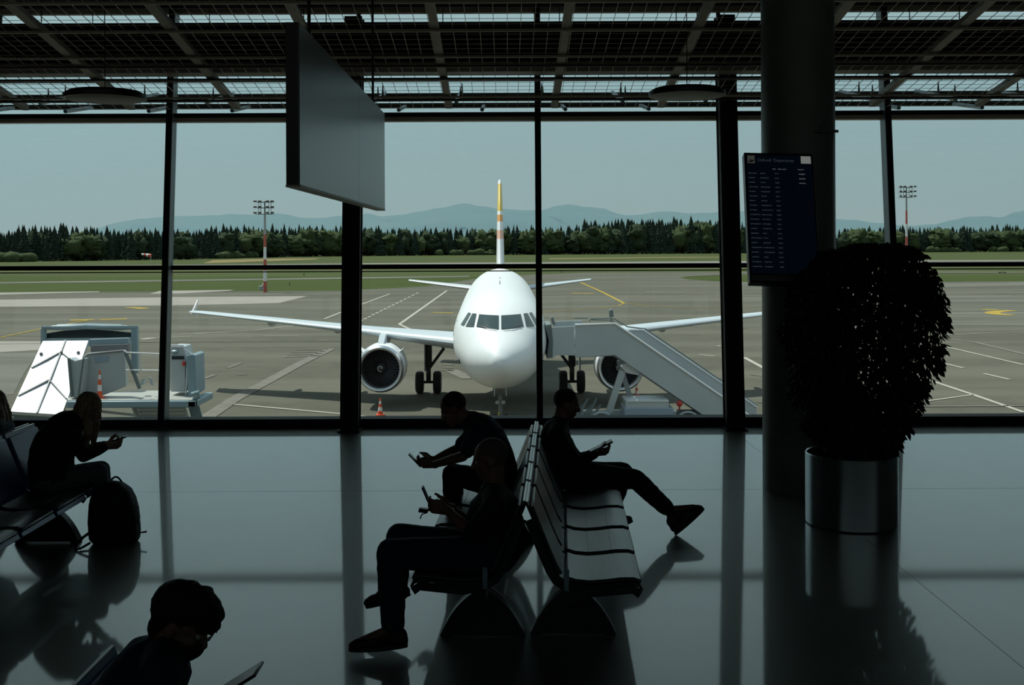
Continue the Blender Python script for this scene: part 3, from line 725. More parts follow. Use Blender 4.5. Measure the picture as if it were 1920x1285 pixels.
obj('side_panel', MB().prism(side, (0, 0.06, 0)), M['stair'], sb, bevel=0.015)
far_ = [p + Vector((0, 2.0, 0.0)) for p in WPy([(1078, 604), (1206, 604+19), (1206, 624), (1361, 731), (1419, 771), (1419, 800), (1345, 797), (1153.5, 666.5), (1078, 671)], Ys)]
fp = [(1078, 612), (1181, 620), (1206, 620), (1361, 725), (1419, 765), (1419, 800), (1345, 800), (1150, 668), (1078, 671)]
obj('side_panel', MB().prism(WPy(fp, Ys+2.0), (0, 0.06, 0)), M['stair'], sb, bevel=0.015)
rl = MB(); P = WPy([(1078, 609.5), (1153.5, 607), (1360, 748.5), (1419, 790)], Ys-0.02); rl.path(P, 0.045, 8)
P = WPy([(1181, 619), (1206, 619), (1361, 724), (1419, 764)], Ys+2.0); rl.path(P, 0.05, 8)
obj('handrail', rl, M['whitebox'], sb)
rd = MB(); P = WPy([(1150, 597), (1177, 613), (1210, 617), (1300, 678), (1420, 761)], Ys+2.03); rd.path(P, 0.03, 6)
P = WPy([(1076, 596.5), (1102, 596.5)], Ys+0.4); rd.path(P, 0.035, 6); P = WPy([(1104, 603), (1108, 598), (1147, 597), (1152, 606)], Ys+0.3); rd.path(P, 0.03, 6); P = WPy([(1106, 600), (1146, 601)], Ys+0.3); rd.path(P, 0.02, 6)
obj('guard_rail', rd, M['stairdark'], sb)
stp = MB()
a, b_ = W(1160, 650, Ys), W(1410, 806, Ys); n = 16
for i in range(n):
    p = a.lerp(b_, i/(n-1)); stp.box(p.x-0.16, p.x+0.16, Ys+0.06, Ys+2.0, p.z-0.02, p.z+0.02); stp.box(p.x-0.16, p.x-0.14, Ys+0.06, Ys+2.0, p.z, p.z+0.19)
obj('steps', stp, M['stairdark'], sb, smooth=False)
p, q = W(1036, 664, Ys), W(1156, 662, Ys)
obj('platform', MB().box(p.x, q.x, Ys+0.05, Ys+2.0, q.z-0.1, q.z), M['stairdark'], sb, smooth=False)
c_ = WPy([(1035, 614), (1077.5, 611.5), (1077.5, 667), (1042, 667), (1035, 673)], Ys-0.03)
obj('side_apron', MB().prism(c_, (0, 0.05, 0)), M['stair'], sb, bevel=0.01)
obj('side_apron', MB().prism(WPy([(1037, 603), (1092, 601), (1092, 612), (1037, 614)], Ys+1.9), (0, 0.05, 0)), M['stair'], sb, bevel=0.01)
bl = WPy([(1023, 609), (1034, 608), (1037, 640), (1036, 671), (1025, 673), (1029, 640)], Ys-0.06)
obj('door_seal', MB().prism(bl, (0, 2.1, 0)), M['stairdark'], sb, bevel=0.03)
obj('corner_post', MB().prism(WPy([(1032, 596), (1037, 594), (1042, 609), (1036, 609)], Ys+0.2), (0, 0.2, 0)), M['stairdark'], sb, bevel=0.02)
lp = MB().prism(WPy([(1142, 582), (1149, 580), (1151, 594), (1143, 596)], Ys+0.5), (0, 0.25, 0)); lp.tube(W(1146, 595, Ys+0.6), W(1146, 606, Ys+0.6), 0.03)
obj('flood_lamp', lp, M['stairdark'], sb, bevel=0.02)
sg_ = MB().bar(W(1167, 695, Ys+0.5), W(1140, 778, Ys+0.5), 0.26, 0.26, up=(0, 1, 0)).bar(W(1160, 676, Ys+1.4), W(1186, 760, Ys+1.4), 0.2, 0.2, up=(0, 1, 0))
obj('lift_arm', sg_, M['stair'], sb, smooth=False)
obj('hydraulic_box', MB().prism(WPy([(1168, 683), (1180, 680), (1199, 699), (1197, 704), (1175, 700), (1165, 690)], Ys+0.3), (0, 0.5, 0)), M['whitebox'], sb, bevel=0.02)
p, q = W(1173, 752, Ys-0.3), W(1254, 766, Ys-0.3)
bx = obj('body_box', MB().box(p.x, q.x, Ys-0.3, Ys+1.2, q.z, p.z), M['stair'], sb, bevel=0.03)
p, q = W(1171, 766, Ys-0.35), W(1263, 790, Ys-0.35)
obj('body_skirt', MB().box(p.x, q.x, Ys-0.35, Ys+1.3, q.z, p.z), M['bluebox'], sb, bevel=0.03)
p, q = W(1175, 751, Ys-0.32), W(1254, 754, Ys-0.32)
obj('top_rim', MB().box(p.x, q.x, Ys-0.33, Ys+1.2, q.z, p.z), M['whitebox'], sb, bevel=0.01)
p, q = W(1075, 778, Ys+0.1), W(1405, 792, Ys+0.1)
obj('chassis', MB().box(p.x, q.x, Ys+0.1, Ys+1.5, q.z, p.z), M['stairdark'], sb, bevel=0.02)
for x_ in (1128, 1290, 1385):
    c = W(x_, 790, Ys+0.1); c.z = GZ+0.42
    wh = obj('wheel', MB().lathe([(0.2, -0.12), (0.38, -0.12), (0.42, -0.06), (0.42, 0.06), (0.38, 0.12), (0.2, 0.12)], c, (0, 1, 0), n=28), M['rubber'], sb)
    obj('hub', MB().lathe([(0.03, -0.14), (0.2, -0.1), (0.2, 0.1), (0.03, 0.14)], c, (0, 1, 0), n=20), M['whitebox'], wh)
    obj('mudguard', MB().path([c+Vector((0.5*math.cos(t), 0, 0.5*math.sin(t))) for t in [PI*i/10 for i in range(11)]], 0.05, 8), M['stair'], sb)
c = W(1274, 757, Ys); obj('beacon', MB().ell(c, (0.13, 0.13, 0.12)).tube(c-Vector((0, 0, 0.25)), c, 0.04), M['red'], sb)
c = W(1265, 771, Ys-0.2); obj('side_lamp', MB().ell(c, (0.09, 0.09, 0.07)).tube(c-Vector((0, 0, 0.2)), c, 0.03), M['whitebox'], sb)
ch = MB()
for i in range(5): ch.tube(W(1078+i*9, 777, Ys+0.2), W(1094+i*8, 760-(i % 2)*12, Ys+0.5), 0.05)
obj('stabiliser_linkage', ch, M['stairdark'], sb)

# ------------------------------------------------------------------ cargo/lift loader at left
M['loadblue'] = mat('loader_blue_grey', (0.22, 0.31, 0.35), 0.4)
M['loadgrey'] = mat('loader_grey', (0.42, 0.46, 0.47), 0.45)
M['ramp'] = mat('loader_white', (0.60, 0.62, 0.65), 0.4)
M['rib'] = mat('loader_rib', (0.16, 0.16, 0.17), 0.5)
M['winlo'] = mat('loader_dark_glass', (0.02, 0.03, 0.035), 0.15)
Yl = 40.0
ld = thing('platform_loader', W(200, 800, Yl), 'white and blue-grey lift platform vehicle parked at left outside the windows', 'vehicle')
ld.location.z = GZ
# tilted white deck
A, B = W(80, 639.5, Yl+2.6), W(166, 638.5, Yl+2.6); C_, D_ = W(116, 778, Yl-0.6), W(19, 772, Yl-0.6)
nn = (B-A).cross(D_-A).normalized()
if nn.y > 0: nn = -nn
rp = obj('tilted_deck', MB().prism([A, B, C_, D_], -nn*0.14), M['ramp'], ld, smooth=False, bevel=0.01)
def RP(u, v): return (A.lerp(B, u)).lerp(D_.lerp(C_, u), v)
rb = MB()
def rbar(a, b, wd): 
    p, q = RP(*a)+nn*0.012, RP(*b)+nn*0.012; rb.bar(p, q, wd, 0.05, up=nn)
rbar((0.50, 0), (0.52, 1), 0.05); rbar((0.47, 0.18), (0.03, 0.40), 0.07); rbar((0.49, 0.56), (0.02, 0.79), 0.07); rbar((0.53, 0.18), (0.93, 0.34), 0.04); rbar((0.54, 0.58), (0.98, 0.80), 0.04)
obj('rib', rb, M['rib'], rp, smooth=False)
for u, v in ((0.10, 0.2), (0.88, 0.18), (0.52, 0.18)):
    obj('bolt', MB().ell(RP(u, v)+nn*0.02, (0.06, 0.06, 0.06)), M['rib'], rp)
obj('deck_edge', MB().prism([D_-nn*0.14, C_-nn*0.14, C_+Vector((0.1, 0.3, -0.45)), D_+Vector((0.2, 0.3, -0.45))], (0, 0.05, 0)), M['stairdark'], ld, smooth=False)
fr = MB()
Yf_ = Yl+3.2
P = WPy([(82, 700), (82, 617), (110, 614), (165, 612), (225, 614), (253, 616), (253, 700)], Yf_)
fr.path(P, [0.12]*7, 8)
fr.bar(W(253, 612, Yf_), W(253, 700, Yf_), 0.22, 0.22, up=(0, 1, 0)); fr.bar(W(82, 612, Yf_), W(82, 690, Yf_), 0.10, 0.2, up=(0, 1, 0)); fr.bar(W(79, 614, Yf_-0.1), W(258, 613, Yf_-0.1), 0.08, 0.08, up=(0, 1, 0))
fr.bar(W(82, 638, Yf_), W(253, 636, Yf_), 0.12, 0.10, up=(0, 1, 0))
for x_ in (106, 164, 229): fr.tube(W(x_, 614, Yf_), W(x_, 609, Yf_), 0.06, n=8)
obj('hoop_frame', fr, M['loadblue'], ld, sharp=30)
obj('hood_panel', MB().prism(WPy([(84, 636), (84, 626), (120, 620), (165, 617.5), (210, 620), (246, 624), (246, 636)], Yf_+0.12), (0, 0.05, 0)), M['winlo'], ld, smooth=False)
obj('cross_beam', MB().prism(WPy([(166, 637), (240, 634), (240, 647), (166, 650)], Yl+2.2), (0, 0.3, 0)), M['loadblue'], ld, smooth=False, bevel=0.01)
obj('engine_grille', MB().prism(WPy([(170, 648), (240, 646), (240, 665), (170, 668)], Yl+2.0), (0, 0.3, 0)), M['rib'], ld, smooth=False)
sp_ = WPy([(157, 668), (163, 663), (228, 657), (234, 659), (236, 725), (187, 744), (150, 746), (146, 728)], Yl+0.3)
obj('side_body', MB().prism(sp_, (0, 0.25, 0)), M['loadgrey'], ld, bevel=0.03)
obj('side_body_trim', MB().path(WPy([(152, 675), (165, 664.5), (200, 660.5), (232, 657.5)], Yl+0.26), 0.03, 6), M['rib'], ld)
obj('curved_fender', MB().prism(WPy([(126, 672), (134, 673), (140, 676), (158, 672), (152, 745), (130, 746), (133, 715)], Yl-0.2), (0, 0.5, 0)), M['loadgrey'], ld, bevel=0.04)
obj('fender_post', MB().bar(W(129, 672, Yl-0.25), W(135, 744, Yl-0.25), 0.08, 0.08, up=(0,1,0)).bar(W(157, 672, Yl-0.3), W(147, 742, Yl-0.3), 0.05, 0.05, up=(0,1,0)), M['stairdark'], ld, smooth=False)
obj('label_panel', MB().prism(WPy([(178, 669), (204, 667), (203, 678), (178, 680)], Yl+0.28), (0, 0.02, 0)), M['bluebox'], ld, smooth=False)
dk = [W(127, 751, Yl-0.6), W(362, 751, Yl-0.6), W(362, 735, Yl+1.4), W(352, 726, Yl+2.0), W(265, 726, Yl+2.0), W(127, 741, Yl+1.0)]
zt_ = W(127, 751, Yl-0.6).z
dk = [Vector((p.x, p.y, zt_)) for p in dk]
M['deckl'] = mat('loader_deck_light', (0.36, 0.36, 0.33), 0.5)
obj('platform_deck', MB().prism(dk, (0, 0, -0.06)), M['deckl'], ld, smooth=False)
e0, e1 = W(125, 752, Yl-0.65), W(368, 752, Yl-0.65)
obj('platform_edge', MB().box(e0.x, e1.x, Yl-0.7, Yl-0.5, zt_-0.26, zt_-0.02).box(e1.x-0.3, e1.x, Yl-0.7, Yl+1.6, zt_-0.26, zt_-0.02), M['loadblue'], ld, bevel=0.04)
rr_ = MB()
rr_.path(WPy([(236, 661), (300, 664)], Yl), 0.025, 6); rr_.path(WPy([(236, 694), (300, 695)], Yl), 0.025, 6); rr_.path(WPy([(263, 663), (263, 695)], Yl), 0.02, 6)
obj('guard_rail', rr_, M['ramp'], ld)
obj('diagonal_strut', MB().path(WPy([(235, 660), (262, 729)], Yl+0.1), 0.07, 8), M['stairdark'], ld)
obj('footrest', MB().prism(WPy([(266, 712), (271, 710), (269, 722), (262, 722)], Yl+0.4), (0, 0.3, 0)).prism(WPy([(279, 706), (284, 710), (288, 723), (282, 722)], Yl+0.4), (0, 0.05, 0)), M['loadgrey'], ld, smooth=False)
cb = thing('x', (0, 0, 0), None, None); bpy.data.objects.remove(cb)
cab = obj('operator_cab', MB().prism(WPy([(320, 652), (322, 649), (344, 650), (348, 665), (348, 735), (320, 735)], Yl+0.6), (0, 1.0, 0)), M['loadgrey'], ld, bevel=0.03)
obj('cab_window', MB().prism(WPy([(322, 668), (345, 668), (345, 674), (322, 674)], Yl+0.57), (0, 0.03, 0)), M['winlo'], cab, smooth=False)
obj('cab_roof', MB().ell(W(334, 658, Yl+1.0), (0.27, 0.5, 0.15)), M['loadblue'], cab)
obj('cab_frame', MB().path(WPy([(320, 648), (343, 648.5), (346, 656), (360, 664), (352, 668), (349, 740)], Yl+0.5), 0.03, 8), M['ramp'], cab)
obj('red_fitting', MB().ell(W(344.5, 682, Yl+0.5), (0.07, 0.06, 0.09)), M['red'], cab)
obj('cab_side', MB().prism(WPy([(349, 668), (360, 664), (366, 667), (368, 738), (353, 748)], Yl+0.3), (0, 1.2, 0)), M['loadblue'], cab, bevel=0.02)
obj('bumper', MB().path(WPy([(360, 740), (372, 736), (374, 744), (362, 750)], Yl-0.5), 0.08, 8), M['loadblue'], ld)
un_ = MB()
un_.bar(W(190, 772, Yl-0.2), W(255, 779, Yl-0.2), 0.08, 0.08, up=(0,1,0)); un_.bar(W(247, 758, Yl-0.2), W(262, 800, Yl-0.2), 0.07, 0.07, up=(0,1,0)); un_.bar(W(252, 758, Yl+0.9), W(268, 800, Yl+0.9), 0.07, 0.07, up=(0,1,0))
un_.bar(W(343, 758, Yl-0.2), W(360, 800, Yl-0.2), 0.07, 0.07, up=(0,1,0)); un_.bar(W(300, 758, Yl+0.5), W(318, 800, Yl+0.5), 0.07, 0.07, up=(0,1,0))
for i in range(5): un_.bar(W(258+i*2, 765+i*7, Yl+0.2), W(345+i*2, 765+i*7, Yl+0.2), 0.12, 0.04, up=(0,1,0))
obj('under_ladder', un_, M['loadgrey'], ld, smooth=False)
obj('rear_panel', MB().prism(WPy([(352, 757), (372, 757), (384, 800), (362, 800)], Yl+0.5), (0, 0.05, 0)), M['loadblue'], ld, smooth=False)
p, q = W(125, 795, Yl+1), W(350, 810, Yl+1)
obj('chassis', MB().box(p.x, q.x, Yl+0.2, Yl+2.2, GZ+0.5, GZ+0.9).box(q.x-1.6, q.x-0.2, Yl+0.2, Yl+2.0, GZ+0.9, zt_-0.9), M['stairdark'], ld, bevel=0.03)
for x_ in (60, 160, 320):
    for yy in (Yl+0.2, Yl+2.2):
        c = W(x_, 800, Yl+1); c.y = yy; c.z = GZ+0.45
        obj('wheel', MB().lathe([(0.1, -0.14), (0.40, -0.14), (0.45, -0.07), (0.45, 0.07), (0.40, 0.14), (0.1, 0.14)], c, (0, 1, 0), n=28), M['rubber'], ld)
M['orange'] = mat('cone_orange', (0.75, 0.10, 0.03), 0.45); M['conewhite'] = mat('cone_white', (0.75, 0.72, 0.70), 0.45)
def cone(name, c, h, lb, grp=None, q=1.0):
    t = thing(name, c, lb, 'traffic cone', grp)
    def prof(a, b): 
        return [(q*h*(0.155-0.125*a), h*(0.05+0.95*a)), (q*h*(0.155-0.125*b), h*(0.05+0.95*b))]
    obj('base', MB().box(c.x-q*h*0.24, c.x+q*h*0.24, c.y-q*h*0.24, c.y+q*h*0.24, c.z, c.z+h*0.05), M['orange'], t, bevel=0.008)
    for a, b, m_ in ((0, 0.22, 'orange'), (0.22, 0.45, 'conewhite'), (0.45, 0.65, 'orange'), (0.65, 0.82, 'conewhite'), (0.82, 1.0, 'orange')):
        obj('band', MB().lathe(prof(a, b), c, n=28), M[m_], t)
    return t
c = G(713, 779); cone('traffic_cone', c, 0.80, 'orange and white traffic cone on the apron under the left engine')
c = W(187, 739, Yl-0.1); c.z = zt_; cone('traffic_cone', c, 1.0, 'tall red and white cone standing on the lift platform vehicle', None, 0.62)
c = G(1083, 766) ; c = W(1194, 758, 58.0); c.z = GZ; cone('traffic_cone', c, 0.75, 'cone behind the low body of the boarding stairs')
c = W(884, 765, 51.5); c.z = GZ
ck = thing('wheel_chock', c, 'small pale chock on the apron left of the nose gear', 'chock')
obj('block', MB().prism([c+Vector((-0.15, 0, 0)), c+Vector((0.15, 0, 0)), c+Vector((0.0, 0, 0.18))], (0, 0.5, 0)), M['hydr'], ck, smooth=False)
obj('handle', MB().path([c+Vector((0, 0.1, 0.18)), c+Vector((0, 0.15, 0.24)), c+Vector((0, 0.3, 0.24)), c+Vector((0, 0.35, 0.18))], 0.015, 6), M['geardark'], ck)

# ------------------------------------------------------------------ light masts
M['mred'] = mat('mast_red', (0.42, 0.09, 0.07), 0.5); M['mwhite'] = mat('mast_white', (0.68, 0.70, 0.72), 0.5); M['mgrey'] = mat('mast_grey', (0.30, 0.33, 0.34), 0.5)
def mast(px, Y, top, hw, lb):
    b = W(px, 500, Y); b.z = GZ; k_ = Y/F
    ht = W(px, top, Y).z - GZ
    t = thing('light_mast', b, lb, 'light mast', 'airfield light masts')
    r0, r1 = 0.32, 0.17; hs = ht - 2.6*hw/1.55*1.0
    segs = [(0, 0.14, 'mred'), (0.14, 0.28, 'mwhite'), (0.28, 0.42, 'mred'), (0.42, 0.58, 'mwhite'), (0.58, 0.74, 'mred'), (0.74, 1.0, 'mgrey')] if Y < 200 else [(0, 0.25, 'mred'), (0.25, 0.4, 'mwhite'), (0.4, 0.53, 'mred'), (0.53, 0.68, 'mwhite'), (0.68, 0.84, 'mred'), (0.84, 1.0, 'mgrey')]
    for a, c, m_ in segs:
        o = obj('mast_section', MB().lathe([(r0+(r1-r0)*a, hs*a), (r0+(r1-r0)*c, hs*c)], b, n=20), M[m_], t)
        o['label'] = {'mred': 'red band', 'mwhite': 'white band', 'mgrey': 'grey top tube'}[m_]
    hd = MB(); z0 = b.z+hs
    for zz in (0, 0.42, 0.8): 
        z = z0+zz*(ht-hs)*1.05
        for s in (-1, 1):
            hd.bar((b.x-hw, b.y+s*hw*0.6, z), (b.x+hw, b.y+s*hw*0.6, z), 0.07, 0.07); hd.bar((b.x+s*hw*0.6, b.y-hw*0.6, z), (b.x+s*hw*0.6, b.y+hw*0.6, z), 0.07, 0.07)
    for sx in (-1, 1):
        for sy in (-1, 1): hd.bar((b.x+sx*hw*0.6, b.y+sy*hw*0.6, z0), (b.x+sx*hw*0.6, b.y+sy*hw*0.6, z0+0.9*(ht-hs)), 0.07, 0.07)
    hd.tube((b.x, b.y, z0-0.3), (b.x, b.y, z0+0.9*(ht-hs)), 0.1)
    obj('head_frame', hd, M['geardark'], t, smooth=False)
    for zz in (0.10, 0.50, 0.90):
        for xx in (-1.0, -0.45, 0.45, 1.0):
            z = z0+zz*(ht-hs)
            obj('floodlight', MB().obox((b.x+xx*hw, b.y-hw*0.65, z), (0.26, 0, 0), (0, 0.14, 0.05), (0, -0.05, 0.11)), M['geardark'], t, smooth=False)
mast(497, 193, 375, 1.45, 'red and white banded floodlight mast on the left, its foot visible')
mast(1700, 240, 348, 1.5, 'red and white banded floodlight mast on the right behind the potted tree')
c = G(491, 544); cb = thing('equipment_cabinet', c, 'small white equipment box at the foot of the left light mast', 'box')
obj('body', MB().box(c.x-0.45, c.x+0.35, c.y-0.3, c.y+0.3, c.z, c.z+0.75).box(c.x+0.1, c.x+0.75, c.y-0.3, c.y+0.3, c.z+0.4, c.z+1.15), M['mwhite'], cb, bevel=0.03)
obj('door', MB().box(c.x-0.38, c.x+0.28, c.y-0.32, c.y-0.295, c.z+0.05, c.z+0.7), M['mgrey'], cb, smooth=False)
# windsock, marker boards
c = G(283, 499.5); c = W(283, 490, 560); c.z = GZ
ws = thing('windsock', c, 'red and white windsock on the grass far left', 'windsock')
top = W(268, 481, 560); obj('pole', MB().tube(c, (c.x-1.5+1.5, c.y, top.z+0.3), 0.12), M['mwhite'], ws)
for i in range(4):
    p = Vector((c.x, c.y, top.z)).lerp(W(268, 480, 560)+Vector((0, 0, 0)), 0)
    a = Vector((c.x-i*1.15, c.y, top.z+0.3+i*0.2)); b = Vector((c.x-(i+1)*1.15, c.y, top.z+0.3+(i+1)*0.2))
    obj('sock_band', MB().tube(a, b, 0.95-0.13*i, 0.95-0.13*(i+1)), M['red'] if i % 2 == 0 else M['mwhite'], ws)
for px_, py_, lb in ((543, 536, 'dark marker post on the grass right of the left light mast, nearer one'), (570, 518, 'dark marker post on the grass right of the left light mast, farther one'),
                 (1053, 512, 'dark marker post on the grass right of the fin'), (1351, 524, 'dark marker post on the grass island by the right steel post')):
    c = G(px_, py_); t = thing('marker_post', c, lb, 'marker post', 'runway marker posts')
    s_ = c.y/F; h_ = 5*s_
    obj('post', MB().tube(c, c+Vector((0, 0, h_)), 0.6*s_, n=8), M['geardark'], t); obj('cap', MB().ell(c+Vector((0, 0, h_)), (1.1*s_, 1.1*s_, 1.3*s_)), M['geardark'], t)
c = G(1880, 513); t = thing('taxiway_sign', c, 'low dark sign board on the grass at the far right', 'sign')
s_ = c.y/F
obj('board', MB().box(c.x-7*s_, c.x+7*s_, c.y, c.y+0.3, c.z+0.2, c.z+2.6*s_), M['geardark'], t, smooth=False)
for s in (-1, 1): obj('leg', MB().box(c.x+s*5*s_-0.1, c.x+s*5*s_+0.1, c.y+0.1, c.y+0.2, c.z, c.z+0.3), M['geardark'], t, smooth=False)
c = G(676, 496); t = thing('marker_pylon', c, 'slim white marker pylon just right of the left steel post', 'marker')
s_ = c.y/F
obj('body', MB().lathe([(3*s_, 0), (3.2*s_, 12*s_), (2.2*s_, 25*s_)], c, n=16), M['mwhite'], t); obj('cap', MB().ell(c+Vector((0, 0, 27*s_)), (2*s_, 2*s_, 2.5*s_)), M['geardark'], t)

# ------------------------------------------------------------------ mountains
def ridge(name, Y, prof, depth, m, seed, lb, amp=1.0):
    xs = [p[0] for p in prof]; mb = MB(); nx, ny = 260, 14
    def hh(px):
        for a, b in zip(prof, prof[1:]):
            if a[0] <= px <= b[0]:
                t = (px-a[0])/(b[0]-a[0]); t = t*t*(3-2*t); return a[1]+(b[1]-a[1])*t
        return prof[0][1] if px < xs[0] else prof[-1][1]
    for i in range(nx+1):
        px = xs[0]+(xs[-1]-xs[0])*i/nx
        top = W(px, hh(px) + amp*1.2*noise.noise((px*0.05, seed, 0)) + amp*0.6*noise.noise((px*0.17, seed, 3)), Y)
        for j in range(ny+1):
            u = j/ny
            y = Y - depth*(1-u) if j < ny else Y
            z = GZ + (top.z-GZ)*(u**0.9)
            z += (top.z-GZ)*0.16*noise.noise((px*0.02+u, u*3, seed))*math.sin(PI*u)
            mb.v.append(Vector((top.x + 120*noise.noise((px*0.03, u*2, seed+5))*math.sin(PI*u), y, z)))
        mb.v.append(Vector((top.x, Y+depth*0.6, GZ)))
    m_ = ny+2
    for i in range(nx):
        for j in range(ny+1): mb.f.append((i*m_+j, i*m_+j+1, (i+1)*m_+j+1, (i+1)*m_+j))
    o = obj(name, mb, m, sharp=0); tag(o, kind='structure'); return o
M['mount'] = mat('forested_slope', (0.06, 0.10, 0.085), 0.9, col2=(0.09, 0.125, 0.085), scale=0.004, detail=6)
PR = [(-300, 470), (150, 466), (200, 440), (228, 425), (260, 410), (330, 405.5), (400, 404), (440, 401.5), (470, 403), (515, 400), (535, 402), (565, 408), (600, 409), (640, 405), (665, 407), (690, 400), (712, 406), (760, 402), (790, 396), (830, 389),
      (870, 381), (905, 387), (940, 392), (985, 394), (1015, 394), (1045, 386), (1065, 383), (1100, 388), (1130, 391), (1155, 399), (1170, 404), (1200, 403), (1235, 397), (1250, 396), (1290, 400), (1330, 399), (1370, 396.5), (1400, 396), (1440, 402), (1500, 407), (1590, 412),
      (1650, 418), (1700, 424), (1750, 421), (1790, 412), (1815, 406.5), (1850, 405.5), (1875, 408.5), (1892, 403), (1905, 397), (1925, 394), (2000, 385), (2150, 380), (2400, 395)]
ridge('terrain_far_ridge', 8000, PR, 1800, M['mount'], 3.1, '')
PR2 = [(-300, 470), (200, 460), (260, 432), (330, 422), (450, 415), (560, 418), (680, 424), (760, 414), (830, 405), (900, 400), (980, 405), (1080, 398), (1160, 408), (1260, 410), (1400, 408), (1500, 420), (1600, 432), (1800, 425), (1950, 410), (2400, 415)]
ridge('terrain_near_ridge', 6200, PR2, 1200, M['mount'], 9.3, '')

# haze: real scattering air between the forest and the hills
hz = MB().box(-4500, 4500, 1250, 5900, GZ-0.04, 900)
hm = bpy.data.materials.new('haze'); hm.use_nodes = True; n = hm.node_tree; n.nodes.clear()
o = n.nodes.new('ShaderNodeOutputMaterial'); vs = n.nodes.new('ShaderNodeVolumePrincipled')
vs.inputs['Color'].default_value = (0.52, 0.82, 0.96, 1); vs.inputs['Density'].default_value = 0.00022; vs.inputs['Anisotropy'].default_value = 0.2
n.links.new(vs.outputs[0], o.inputs['Volume'])
ho = obj('haze', hz, hm, smooth=False); tag(ho, 'thin bluish haze in front of the hills', 'haze', kind='stuff')

# ------------------------------------------------------------------ forest
def tree_mat(name, c1, c2): return mat(name, c1, 0.9, col2=c2, scale=0.35, detail=6, spec=0.1)
M['con'] = tree_mat('conifer_green', (0.018, 0.032, 0.024), (0.034, 0.050, 0.032))
M['dec'] = tree_mat('broadleaf_green', (0.036, 0.056, 0.024), (0.060, 0.078, 0.034))
M['dec2'] = tree_mat('dark_broadleaf', (0.024, 0.040, 0.022), (0.040, 0.056, 0.028))
M['trunk'] = mat('bark', (0.06, 0.05, 0.04), 0.9)
def conifer(seed):
    rnd = random.Random(seed); mb = MB(); T = 11; n = 11
    mb.tube((0, 0, 0), (0, 0, 0.5), 0.018, 0.008, 6); ntr = len(mb.f)
    for k_ in range(T):
        u = k_/T; zb_ = 0.06+0.86*u; zt2 = min(1.0, zb_+0.20*(1.1-u*0.5)); r = 0.175*(1-u)**0.85+0.012
        if k_ == T-1: zt2 = 1.0
        o = len(mb.v)
        a0 = rnd.random()*6
        for i in range(n*2):
            a = a0+PI*i/n; rr = r*(1.0 if i % 2 == 0 else 0.62)*rnd.uniform(0.75, 1.2)
            mb.v.append(Vector((rr*math.cos(a), rr*math.sin(a), zb_-(0.03 if i % 2 == 0 else -0.01)+rnd.uniform(-0.012, 0.012))))
        mb.v.append(Vector((rnd.uniform(-.006, .006), rnd.uniform(-.006, .006), zt2)))
        mb.v.append(Vector((0, 0, zb_+0.01)))
        for i in range(n*2):
            j = (i+1) % (n*2); mb.f += [(o+i, o+j, o+2*n), (o+j, o+i, o+2*n+1)]
    return mb, ntr
def broad(seed, shape=1.0):
    rnd = random.Random(seed); mb = MB(); mb.tube((0, 0, 0), (0, 0, 0.5), 0.022, 0.012, 6); ntr = len(mb.f)
    blobs = [(0, 0, 0.50, 0.26, 0.40)] + [(rnd.uniform(-.19, .19), rnd.uniform(-.19, .19), rnd.uniform(0.25, 0.85), rnd.uniform(0.09, 0.15), rnd.uniform(0.09, 0.15)) for _ in range(13)]
    for bx_, by, bz, r, rz in blobs:
        o = len(mb.v); mb.ell((bx_, by, bz), (r*shape, r*shape, rz), n=12, m=9)
        for i in range(o, len(mb.v)):
            v = mb.v[i]; d = (v-Vector((bx_, by, bz)))
            v += d*(0.9*noise.noise(v*16+Vector((seed, 0, 0))) + 0.5*noise.noise(v*38)); mb.v[i] = v
    return mb, ntr
TM = []
for i in range(4):
    mb, nt_ = conifer(i+1); TM.append(('conifer', mb, nt_, 'con'))
for i in range(4):
    mb, nt_ = broad(i+20, 1.0); TM.append(('broadleaf_tree', mb, nt_, 'dec' if i % 2 == 0 else 'dec2'))
protos = []
for nm, mb, nt_, m_ in TM:
    me = bpy.data.meshes.new(nm); me.from_pydata([tuple(v) for v in mb.v], [], mb.f); me.update()
    me.materials.append(M[m_]); me.materials.append(M['trunk'])
    for i, p in enumerate(me.polygons): p.material_index = 1 if i < nt_ else 0; p.use_smooth = nm != 'conifer'
    protos.append((nm, me))
rt = random.Random(11)
def basey(px):      # distance of the forest edge along the view
    for a, b in (((-400, 560), (0, 616)), ((0, 616), (340, 690)), ((340, 690), (560, 850)), ((560, 850), (860, 920)), ((860, 920), (1380, 990)), ((1380, 990), (2400, 1100))):
        if a[0] <= px <= b[0]: return a[1]+(b[1]-a[1])*(px-a[0])/(b[0]-a[0])
    return 900
def toppx(px):
    T_ = [(-400, 432), (0, 430), (60, 424), (110, 420), (220, 428), (330, 430), (430, 422), (640, 422), (760, 426), (950, 424), (1080, 421), (1100, 412), (1180, 408), (1330, 410), (1400, 422), (1600, 422), (1800, 424), (1920, 416), (2400, 420)]
    for a, b in zip(T_, T_[1:]):
        if a[0] <= px <= b[0]: return a[1]+(b[1]-a[1])*(px-a[0])/(b[0]-a[0])
    return 422
ncon = 0
def put(px, Y, h, kind, obj_me, lb, grp, nm):
    p = W(px, 460, Y)
    o = bpy.data.objects.new(nm, obj_me); COL.objects.link(o)
    wdt = h*rt.uniform(0.85, 1.35)
    o.location = (p.x, Y, GZ-0.2); o.scale = (wdt*1.15, wdt*1.15, h); o.rotation_euler = (0, 0, rt.uniform(0, 6.28))
    tag(o, lb, 'tree', grp)
px = -40.0; cnt = 0
LC, LB_ = 'dark pointed conifer in the forest edge beyond the airfield', 'rounded green broadleaf tree in the forest edge beyond the airfield'
